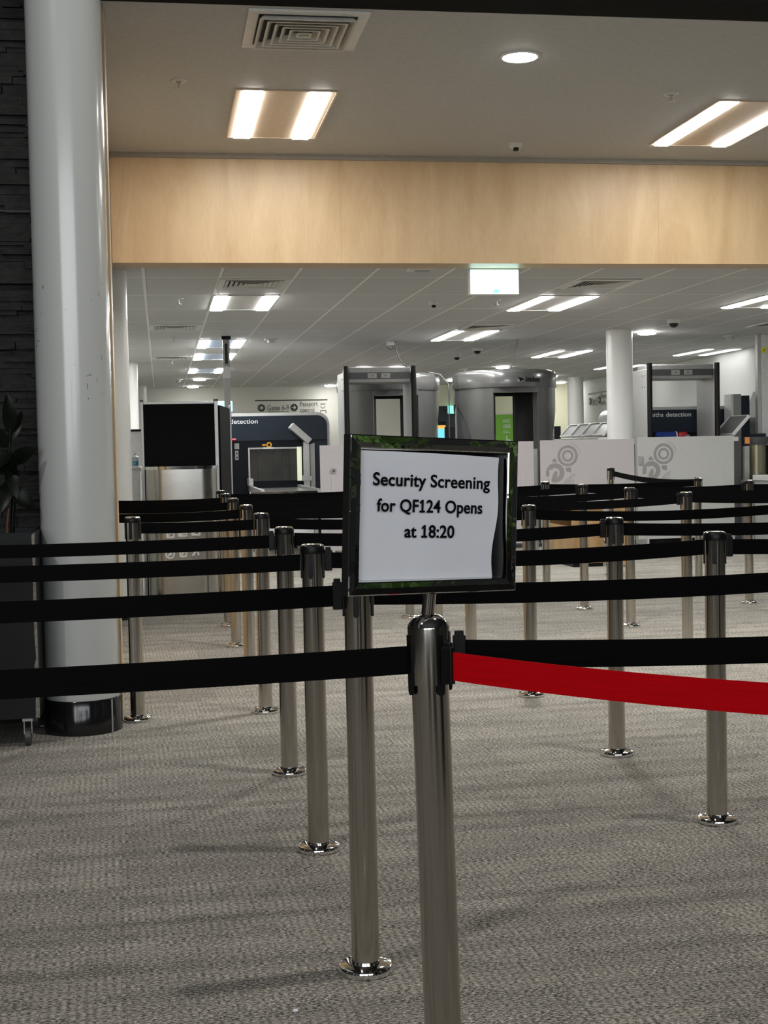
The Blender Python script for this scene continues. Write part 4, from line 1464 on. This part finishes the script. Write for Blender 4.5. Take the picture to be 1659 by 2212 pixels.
cable([(3.02, 17.6, BC - 0.001), (3.03, 17.6, 2.55), (3.08, 17.6, 2.42), (3.2, 17.65, 2.30), (3.26, 17.7, 2.258)], 'dangling cable from the ceiling to the left body scanner')
cable([(4.62, 17.5, BC - 0.001), (4.6, 17.5, 2.5), (4.55, 17.5, 2.35), (4.5, 17.5, 2.258)], 'thin cable dropping from the ceiling onto the right body scanner')
cable([(3.45, 17.6, 2.258), (3.60, 17.55, 2.22), (3.69, 17.5, 2.10), (3.70, 17.5, 1.9), (3.695, 17.5, 1.5), (3.70, 17.5, 0.8), (3.72, 17.5, 0.009)], 'dark cable curving down the right side of the left body scanner')
t = thing('cable_outlet', 'small ceiling outlet with tangled wires above the left metal detector', 'cable outlet', (2.95, 17.55, BC))
MB().b2((-0.05, -0.04, -0.06), (0.05, 0.04, -0.0005), 0.01).build('box', M_GREYL, t)
MB().tube([(0.02, 0, -0.06), (0.05, -0.02, -0.09), (0.0, -0.03, -0.12), (-0.04, 0, -0.08)], 0.006, 6).build('wire', M_DGREY, t, True)


# ------------------------------------------------------------------ frosted screens with printed motif
def motif(t, x, z, s, m1, m2, y):
    """an abstract cluster: target ring, split ring, leaf blades"""
    def P(pts, m, name='printed_motif', t_=0.0012):
        MB().prism([(x + u * s, z + w * s) for u, w in pts], y - t_, y).build(name, m, t)
    P(ring_poly(0.28, 0.38, (0.50, 0.66)), m1)
    P(ring_poly(0.13, 0.215, (0.50, 0.66)), m1)
    P(ring_poly(0.42, 0.445, (0.52, 0.67), R(0), R(80), 14), m2)
    P(ring_poly(0.46, 0.485, (0.52, 0.67), R(10), R(70), 14), m2)
    P(ring_poly(0.17, 0.345, (0.03, 0.06), R(-112), R(205), 30), m1)
    P([(-0.155, -0.26), (-0.02, 0.06), (0.05, 0.135), (0.10, 0.10), (0.12, 0.02), (0.08, -0.10), (-0.03, -0.20)], m1, t_=0.0018)
    P([(-0.09, 0.44), (-0.05, 0.54), (0.03, 0.59), (0.10, 0.47), (0.13, 0.42), (0.0, 0.45)], m1)
    P([(0.40, 0.235), (0.62, 0.25), (0.62, 0.05), (0.45, 0.10)], m1)
    P([(0.80, 0.06), (0.62, -0.02), (0.44, -0.16), (0.30, -0.36), (0.20, -0.62), (0.56, -0.62), (0.57, -0.38), (0.64, -0.15)], m2)
    P([(0.80, 0.06), (0.68, -0.14), (0.61, -0.40), (0.61, -0.62), (0.80, -0.62), (0.72, -0.40), (0.71, -0.16)], m2)
    P([(-0.24, -0.36), (0.10, -0.43), (0.09, -0.62), (-0.32, -0.62)], m2)
    for k in range(3):
        P(ring_poly(0.05 + 0.06 * k, 0.075 + 0.06 * k, (0.42, -0.75), 0, 2 * PI, 18), m2)
    P(ring_poly(0.26, 0.29, (0.42, -0.75), R(120), R(420), 22), m2)


def screen(x0, x1, y, z0, z1, label, m, deco, feet=True):
    t = thing('glass_screen', label, 'screen panel', ((x0 + x1) / 2, y, 0), group='frosted queue screens')
    w = (x1 - x0) / 2
    MB().b2((-w, -0.006, z0), (w, 0.006, z1), 0.002).build('panel', m, t)
    for xx in ((-w + 0.12, w - 0.12) if w > 0.3 else (0.0,)):
        MB().b2((xx - 0.012, -0.012, 0.012), (xx + 0.012, -0.0065, z1 - 0.35)).build('leg', M_PALEP, t)
        MB().b2((xx - 0.05, -0.16, 0.001), (xx + 0.05, 0.16, 0.0118)).build('foot', M_BRUSH, t)
    if deco:
        motif(t, -w + deco, 0.93, 0.33, M_PRINT, M_PRINTL, -0.0062)
    return t


s1 = screen(4.425, 5.585, 15.8, 0.13, 1.335, 'lilac-tinted frosted screen printed with a swirling grey motif', M_LILAC, 0.17)
s2 = screen(5.625, 6.84, 15.8, 0.13, 1.35, 'pale grey frosted screen printed with a swirling motif, right of the gap', M_PALEP, 0.16)
screen(1.775, 2.05, 15.5, 0.13, 1.325, 'narrow lilac frosted screen left of the notice frame, with a round lock', M_LILAC, 0)
screen(4.06, 4.345, 15.8, 0.13, 1.33, 'narrow lilac frosted screen just right of the notice frame', M_LILAC, 0)
o = [c for c in bpy.data.objects if c.get('label', '').startswith('narrow lilac frosted screen left')][0]
MB().tube([(0.015, -0.0065, 1.035), (0.015, -0.028, 1.035)], 0.032, 20).build('lock', M_GREYM, o, True)
MB().tube([(0.015, -0.0285, 1.035), (0.015, -0.032, 1.035)], 0.014, 12).build('key_slot', M_DGREY, o, True)
MB().b2((-0.60, -0.03, 1.02), (-0.54, -0.0065, 1.125), 0.004).build('latch', M_ALU, s2)
t = thing('screen_post', 'dark steel post in the gap between the two patterned screens', 'post', (5.604, 15.88, 0))
MB().b2((-0.015, -0.015, 0.012), (0.015, 0.015, 1.27), 0.002).build('upright', M_TOE, t)
MB().lathe([(0.055, 0.001), (0.055, 0.008), (0.03, 0.0118)], 24).build('foot', M_BRUSH, t, True)
t = thing('screen_post', 'grey steel post left of the lilac patterned screen', 'post', (4.385, 15.88, 0))
MB().b2((-0.028, -0.015, 0.012), (0.028, 0.015, 1.24), 0.002).build('upright', M_GREYM, t)
MB().lathe([(0.055, 0.001), (0.055, 0.008), (0.03, 0.0118)], 24).build('foot', M_BRUSH, t, True)

# ------------------------------------------------------------------ oak desk between the posts
t = thing('oak_desk', 'low oak desk with open side shelf, seen between the right-hand posts', 'desk', (4.36, 14.35, 0))
MB().b2((-0.17, -0.55, 0.61), (0.19, 0.6, 0.645)).build('top', M_OAK, t)
MB().b2((-0.16, -0.54, 0.04), (0.18, -0.515, 0.6095)).build('front_panel', M_OAK, t)
MB().b2((0.155, -0.5145, 0.04), (0.18, 0.59, 0.6095)).build('side_panel', M_OAK, t)
MB().b2((-0.16, 0.56, 0.04), (0.1545, 0.59, 0.6095)).build('back_panel', M_OAK, t)
MB().b2((-0.16, -0.5145, 0.04), (-0.135, 0.5595, 0.42)).build('shelf_front', M_OAK, t)
MB().b2((-0.15, -0.53, 0), (0.17, 0.58, 0.0398)).build('plinth', M_BLACK, t)
t = thing('oak_stand', 'small oak stand with metal-edged foot beside the oak desk', 'stand', (4.70, 13.75, 0))
MB().b2((-0.10, -0.05, 0.03), (0.04, 0.05, 0.62)).build('body', M_OAK, t)
MB().b2((-0.13, -0.09, 0.001), (0.06, 0.09, 0.0298), 0.004).build('foot', M_BRUSH, t)


# ------------------------------------------------------------------ things behind the screens
def tray(x, y, z, ang, label, w=0.30, l=0.28, group='tilted screening trays'):
    t = thing('screening_tray', label, 'tray', (x, y, z), 0, group)
    t.rotation_euler = (Matrix.Rotation(R(ang), 3, 'Y') @ Matrix.Rotation(R(90), 3, 'Z')).to_euler()
    MB().b2((-w / 2, -0.004, 0), (w / 2, 0.004, l)).build('tray_floor', M_DGREY if 'dark' in label else mat('grey_tray', (0.17, 0.18, 0.178), 0.4), t)
    fr_ = MB().b2((-w / 2 - 0.02, -0.02, -0.01), (-w / 2, 0.02, l + 0.01), 0.003).b2((w / 2, -0.02, -0.01), (w / 2 + 0.02, 0.02, l + 0.01), 0.003)
    fr_.b2((-w / 2, -0.02, -0.012), (w / 2, 0.02, -0.0005), 0.003).b2((-w / 2, -0.02, l + 0.0005), (w / 2, 0.02, l + 0.012), 0.003)
    fr_.build('rim', M_WHITE, t)


t = thing('roller_bench', 'white roller bench behind the lilac screen, holding tilted trays', 'bench', (5.80, 18.55, 0))
MB().b2((-0.10, -1.02, 1.325), (0.06, 1.02, 1.372), 0.004).build('rail', M_WHITE, t)
for k in range(5):
    MB().b2((-0.035, -0.96 + 0.48 * k - 0.02, 0), (0.0, -0.96 + 0.48 * k + 0.02, 1.3245)).build('leg', M_WHITE, t)
for k, lab in enumerate(('rightmost tilted tray on the white bench, nearest of the four', 'second tilted tray from the right on the white bench',
                         'third tilted tray from the right on the white bench', 'leftmost tilted tray on the white bench, farthest of the four')):
    tray(5.785, 17.80 + 0.495 * k, 1.404, 43, lab, 0.43, 0.21)
tray(7.06, 16.60, 1.372, 43, 'large tilted tray beside the bin, right of the right metal detector', 0.56, 0.30)
t = thing('tray_stand', 'white stand under the large tilted tray beside the bin', 'stand', (7.04, 16.60, 0))
MB().b2((-0.06, -0.33, 1.285), (0.07, 0.33, 1.338), 0.004).build('top', M_WHITE, t)
for ly in (-0.28, 0.28):
    MB().b2((-0.02, ly - 0.02, 0), (0.02, ly + 0.02, 1.2845)).build('leg', M_WHITE, t)
t = thing('tray_bench', 'dark bench top carrying the blue bundle behind the pale screen', 'bench', (6.95, 17.02, 0))
MB().b2((-0.70, 0.025, 1.29), (0.04, 0.30, 1.325)).build('top', M_DGREY, t)
for lx in (-0.62, -0.05):
    MB().b2((lx - 0.03, 0.05, 0), (lx + 0.03, 0.28, 1.2895)).build('leg', M_DGREY, t)
t = thing('blanket_roll', 'rolled blue bundle with white band behind the pale screen', 'bundle', (6.52, 17.15, 1.326))
MB().tube([(-0.16, 0, 0.05), (-0.14, 0, 0.051), (0.10, 0, 0.051)], [0.035, 0.05, 0.05], 18).build('roll', M_BLUE, t, True)
MB().tube([(0.1005, 0, 0.051), (0.118, 0, 0.051)], 0.051, 18).build('band', M_WHITE, t, True)
t = thing('red_pouch', 'red pouch lying beside the blue bundle', 'pouch', (6.72, 17.15, 1.3265))
MB().box((0, 0, 0.048), (0.13, 0.09, 0.095), 0.03).build('body', M_REDP, t, True)
MB().box((0.05, -0.05, 0.03), (0.06, 0.012, 0.05), 0.005).build('buckle', M_GREYM, t)

t = thing('waste_bin', 'dark-lidded bin with olive metal body at right, beside the pale screen', 'bin', (7.35, 16.3, 0))
MB().lathe([(0.125, 0.80), (0.125, 1.235)], 36).build('body', mat('olive_metal', (0.24, 0.22, 0.15), 0.3, 0.8), t, True)
MB().lathe([(0.150, 1.2355), (0.154, 1.25), (0.154, 1.325), (0.143, 1.335)], 36).build('lid', M_DGREY, t, True)
MB().box((0.0, 0.0, 1.355), (0.20, 0.18, 0.04), 0.012).build('lid_pad', M_NAVY, t)
MB().b2((-0.19, -0.155, 1.25), (-0.152, -0.10, 1.33)).build('sticker', M_ORANGE, t)
MB().b2((-0.155, -0.1, 0.0), (0.155, 0.1, 0.7995)).build('stand', M_GREYL, t)
MB().b2((-0.20, -0.11, 0.79), (-0.135, -0.05, 1.22)).build('side_rail', M_ALU, t)
MB().b2((0.1505, -0.06, 0.80), (0.20, 0.05, 1.23)).build('side_post', M_DGREY, t)

t = thing('counter', 'white-edged counter at the right edge below the bin', 'counter', (7.55, 15.6, 0))
MB().b2((-0.36, -0.05, 0.80), (0.5, 0.45, 0.865), 0.006).build('top', M_WHITE, t)
MB().b2((-0.34, -0.03, 0), (0.48, 0.43, 0.7995)).build('body', M_GREYL, t)
MB().b2((-0.05, -0.045, 0.1), (0.02, -0.031, 0.79)).build('bracket', M_OFFW, t)

t = thing('equipment_post', 'white upright post with yellow letter sticker at the right edge', 'post', (7.72, 16.95, 0))
MB().b2((-0.062, -0.04, 0), (-0.012, 0.04, BC - 0.001), 0.003).build('side_post', M_GREYL, t)
MB().b2((-0.0115, -0.05, 0), (0.085, 0.05, BC - 0.001), 0.003).build('post', M_WHITE, t)
MB().b2((-0.005, -0.053, 2.42), (0.050, -0.0505, 2.49)).build('sticker', M_YEL, t)
o = text_mesh('lettering', 'A', M_INK, 0.022, 0.026, 0.001, 0.0, t)
o.location = (0.0225, -0.0532, 2.442)
t = thing('machine_cabinet', 'tall narrow grey machine cabinet beside the white post', 'cabinet', (7.46, 17.10, 0))
MB().b2((-0.085, 0, 0), (-0.055, 0.23, 1.90), 0.003).build('edge_trim', M_WHITE, t)
MB().b2((-0.0545, 0.005, 0), (0.055, 0.23, 1.90), 0.003).build('body', M_GREYM, t)
MB().b2((0.0555, 0.003, 0), (0.17, 0.23, 1.88), 0.003).build('side', M_NAVY, t)
t = thing('dark_machine', 'dark machine housing cut by the right edge of the view', 'machine', (8.0, 17.2, 0))
MB().prism([(-0.20, 0.0), (0.30, 0.0), (0.30, 1.95), (-0.05, 1.95), (-0.20, 1.60)], 0, 0.5).build('housing', M_GREYM, t)
MB().b2((-0.08, -0.012, 0.9), (0.29, -0.0005, 1.88)).build('door', M_BLACK, t)

t = thing('monitor', 'black monitor back beside the right body scanner', 'monitor', (6.46, 22.0, 0))
MB().b2((-0.06, 0, 1.36), (0.06, 0.03, 1.60), 0.004).build('screen', M_BLACK, t)
MB().tube([(0, 0.05, 0.0), (0, 0.05, 1.45)], 0.018, 10).build('stand', M_DGREY, t)
t = thing('monitor', 'black monitor in the gap between the body scanners', 'monitor', (4.68, 22.0, 0))
MB().b2((-0.11, 0, 1.37), (0.11, 0.03, 1.615), 0.004).build('screen', M_BLACK, t)
MB().tube([(0, 0.05, 0.0), (0, 0.05, 1.45)], 0.018, 10).build('stand', M_DGREY, t)
t = thing('info_kiosk', 'lit cyan and orange information kiosk in the far gap', 'kiosk', (6.0, 29.2, 0))
MB().b2((-0.09, -0.04, 1.15), (0.075, -0.001, 1.70)).build('screen', M_SCRB, t)
MB().b2((-0.09, -0.04, 1.7005), (0.075, -0.001, 1.775)).build('header', M_SCRO, t)
MB().b2((-0.11, 0, 0), (0.10, 0.15, 1.86), 0.005).build('cabinet', M_BLACK, t)
t = thing('pull_up_banner', 'green pull-up banner seen through the right body scanner', 'banner', (7.30, 28.9, 0))
MB().b2((-0.24, 0, 0.05), (0.24, 0.008, 1.98)).build('sheet', M_POSTER, t)
MB().b2((-0.25, -0.01, 1.9805), (0.25, 0.02, 2.02)).build('top_bar', M_WHITE, t)
MB().b2((-0.25, -0.06, 0), (0.25, 0.06, 0.0495)).build('base', M_ALU, t)
for body, wd, zz, xx, hh in (('ING', 0.15, 1.80, 0.055, 0.075), ('.000', 0.17, 1.69, 0.06, 0.075)):
    o = text_mesh('lettering', body, M_TEXTW, wd, hh, 0.002, 0.012, t)
    o.location = (xx, -0.0005, zz)
for zz, wd in ((1.62, 0.11), (1.585, 0.15)):
    MB().b2((-0.02, -0.002, zz), (-0.02 + wd, -0.0004, zz + 0.012)).build('printed_line', M_TEXTW, t)
MB().prism([(0.03, 1.36), (0.14, 1.36), (0.15, 1.43), (0.11, 1.45), (0.085, 1.44), (0.065, 1.53), (0.045, 1.53), (0.05, 1.42)], -0.002, -0.0004).build('printed_hand', M_TEXTW, t)

# fixed lettering on the far wall
def way_sign(name, label, loc, rz, s=1.0):
    t = thing(name, label, 'wayfinding sign', loc, rz, 'wayfinding wall signs')
    MB().b2((-0.03, -0.008, 0.245), (1.52, -0.001, 0.268)).build('top_rule', M_TEXTD, t)
    for xx in (0.10, 0.80):
        MB().tube([(xx, -0.001, 0.10), (xx, -0.008, 0.10)], 0.078, 28).build('roundel', M_TEXTD, t)
        ar = MB().b2((xx - 0.045, -0.011, 0.09), (xx + 0.03, -0.0085, 0.11))
        ar.prism([(xx + 0.045, 0.10), (xx + 0.0, 0.145), (xx - 0.015, 0.132), (xx + 0.016, 0.10), (xx - 0.015, 0.068), (xx + 0.0, 0.055)], -0.0112, -0.0087)
        ar.build('arrow', M_WALL, t)
    for body, wd, hh, xx, zz in (('Gates 6-9', 0.46, 0.115, 0.46, 0.045), ('Passport', 0.38, 0.098, 1.12, 0.125), ('control', 0.30, 0.098, 1.08, -0.005)):
        o = text_mesh('lettering', body, M_TEXTG, wd, hh, 0.003, 0.006, t)
        o.location = (xx, -0.002, zz)
    MB().b2((0.23, -0.005, 0.008), (0.69, -0.001, 0.020)).build('under_rule', M_TEXTG, t)
    pic = MB().prism(ring_poly(0.035, 0.05, (1.42, 0.12), R(180), R(360), 14), -0.006, -0.001)
    pic.b2((1.365, -0.006, 0.155), (1.475, -0.001, 0.175))
    pic.b2((1.36, -0.006, -0.04), (1.375, -0.001, 0.03)).b2((1.475, -0.006, -0.04), (1.49, -0.001, 0.03)).b2((1.375, -0.006, 0.02), (1.475, -0.001, 0.034))
    pic.build('officer_symbol', M_TEXTG, t)
    return t


way_sign('wall_sign', 'gates and passport lettering on the far wall above the left scanner', (2.05, YW - 0.0005, 2.115), 0)
ws = way_sign('wall_sign', 'faint gates and passport lettering on the right side wall', (8.80, 26.55, 2.10), R(-92.6))
wl = math.atan2(YW - 10.31, 9.06 - 8.25)
yy0 = 28.25
ws.location = (8.25 + (yy0 - 10.31) * (9.06 - 8.25) / (YW - 10.31) - 0.012, yy0, 2.11)
ws.rotation_euler = (0, 0, wl + PI)
t = thing('white_dispenser', 'white rounded dispenser at the left side of the right white column', 'dispenser', (6.92, 20.4, 0))
MB().lathe([(0.06, 0.0), (0.06, 1.62), (0.052, 1.68), (0.03, 1.72), (0.0, 1.73)], 28).build('body', mat('pale_lilac_plastic', (0.55, 0.56, 0.66), 0.35), t, True)
MB().b2((-0.035, -0.066, 1.48), (0.015, -0.055, 1.53)).build('label_plate', M_GREYM, t)

t = tag(MB().box((0.265, 3.03, 0.004), (0.012, 0.008, 0.006), 0.002).build('paper_crumb', M_PAPER), 'tiny pale crumb on the carpet left of the nearest posts', 'crumb')

# palms standing behind the photographer, mirrored in the chrome frame
def palm(x, y, label, h, n, rng):
    t = thing('potted_palm', label, 'plant', (x, y, 0), rng.uniform(-0.5, 0.5), group='palms mirrored in the chrome frame')
    MB().b2((-0.65, -0.3, 0.001), (0.65, 0.3, 0.80), 0.01).build('planter', M_BOX, t)  # oversized dark box, added to put dark stripes in the steel posts
    MB().tube([(0, 0, 0.80), (0.02, 0, h * 0.6)], [0.03, 0.02], 10).build('trunk', M_STEM, t, True)
    for k in range(n):
        a = 2 * PI * k / n + rng.uniform(-0.2, 0.2)
        l = rng.uniform(0.7, 1.1)
        e = rng.uniform(-0.1, 0.7)
        b_ = (0.02, 0, max(0.82, h * 0.6 * rng.uniform(0.35, 1.0)))
        leaf_mesh(b_, (l * math.cos(a), l * math.sin(a), b_[2] + e), 0.10, (0, 0, 1), 0.18).build('frond', M_LEAFG, t, True)


rg = random.Random(5)
palm(3.3, 0.75, 'leafy palm mirrored in the right of the chrome frame', 2.6, 40, rg)
palm(1.3, -1.6, 'leafy palm mirrored in the top of the chrome frame', 3.4, 40, rg)
palm(-0.9, -1.9, 'leafy palm mirrored in the left of the chrome frame', 3.0, 36, rg)
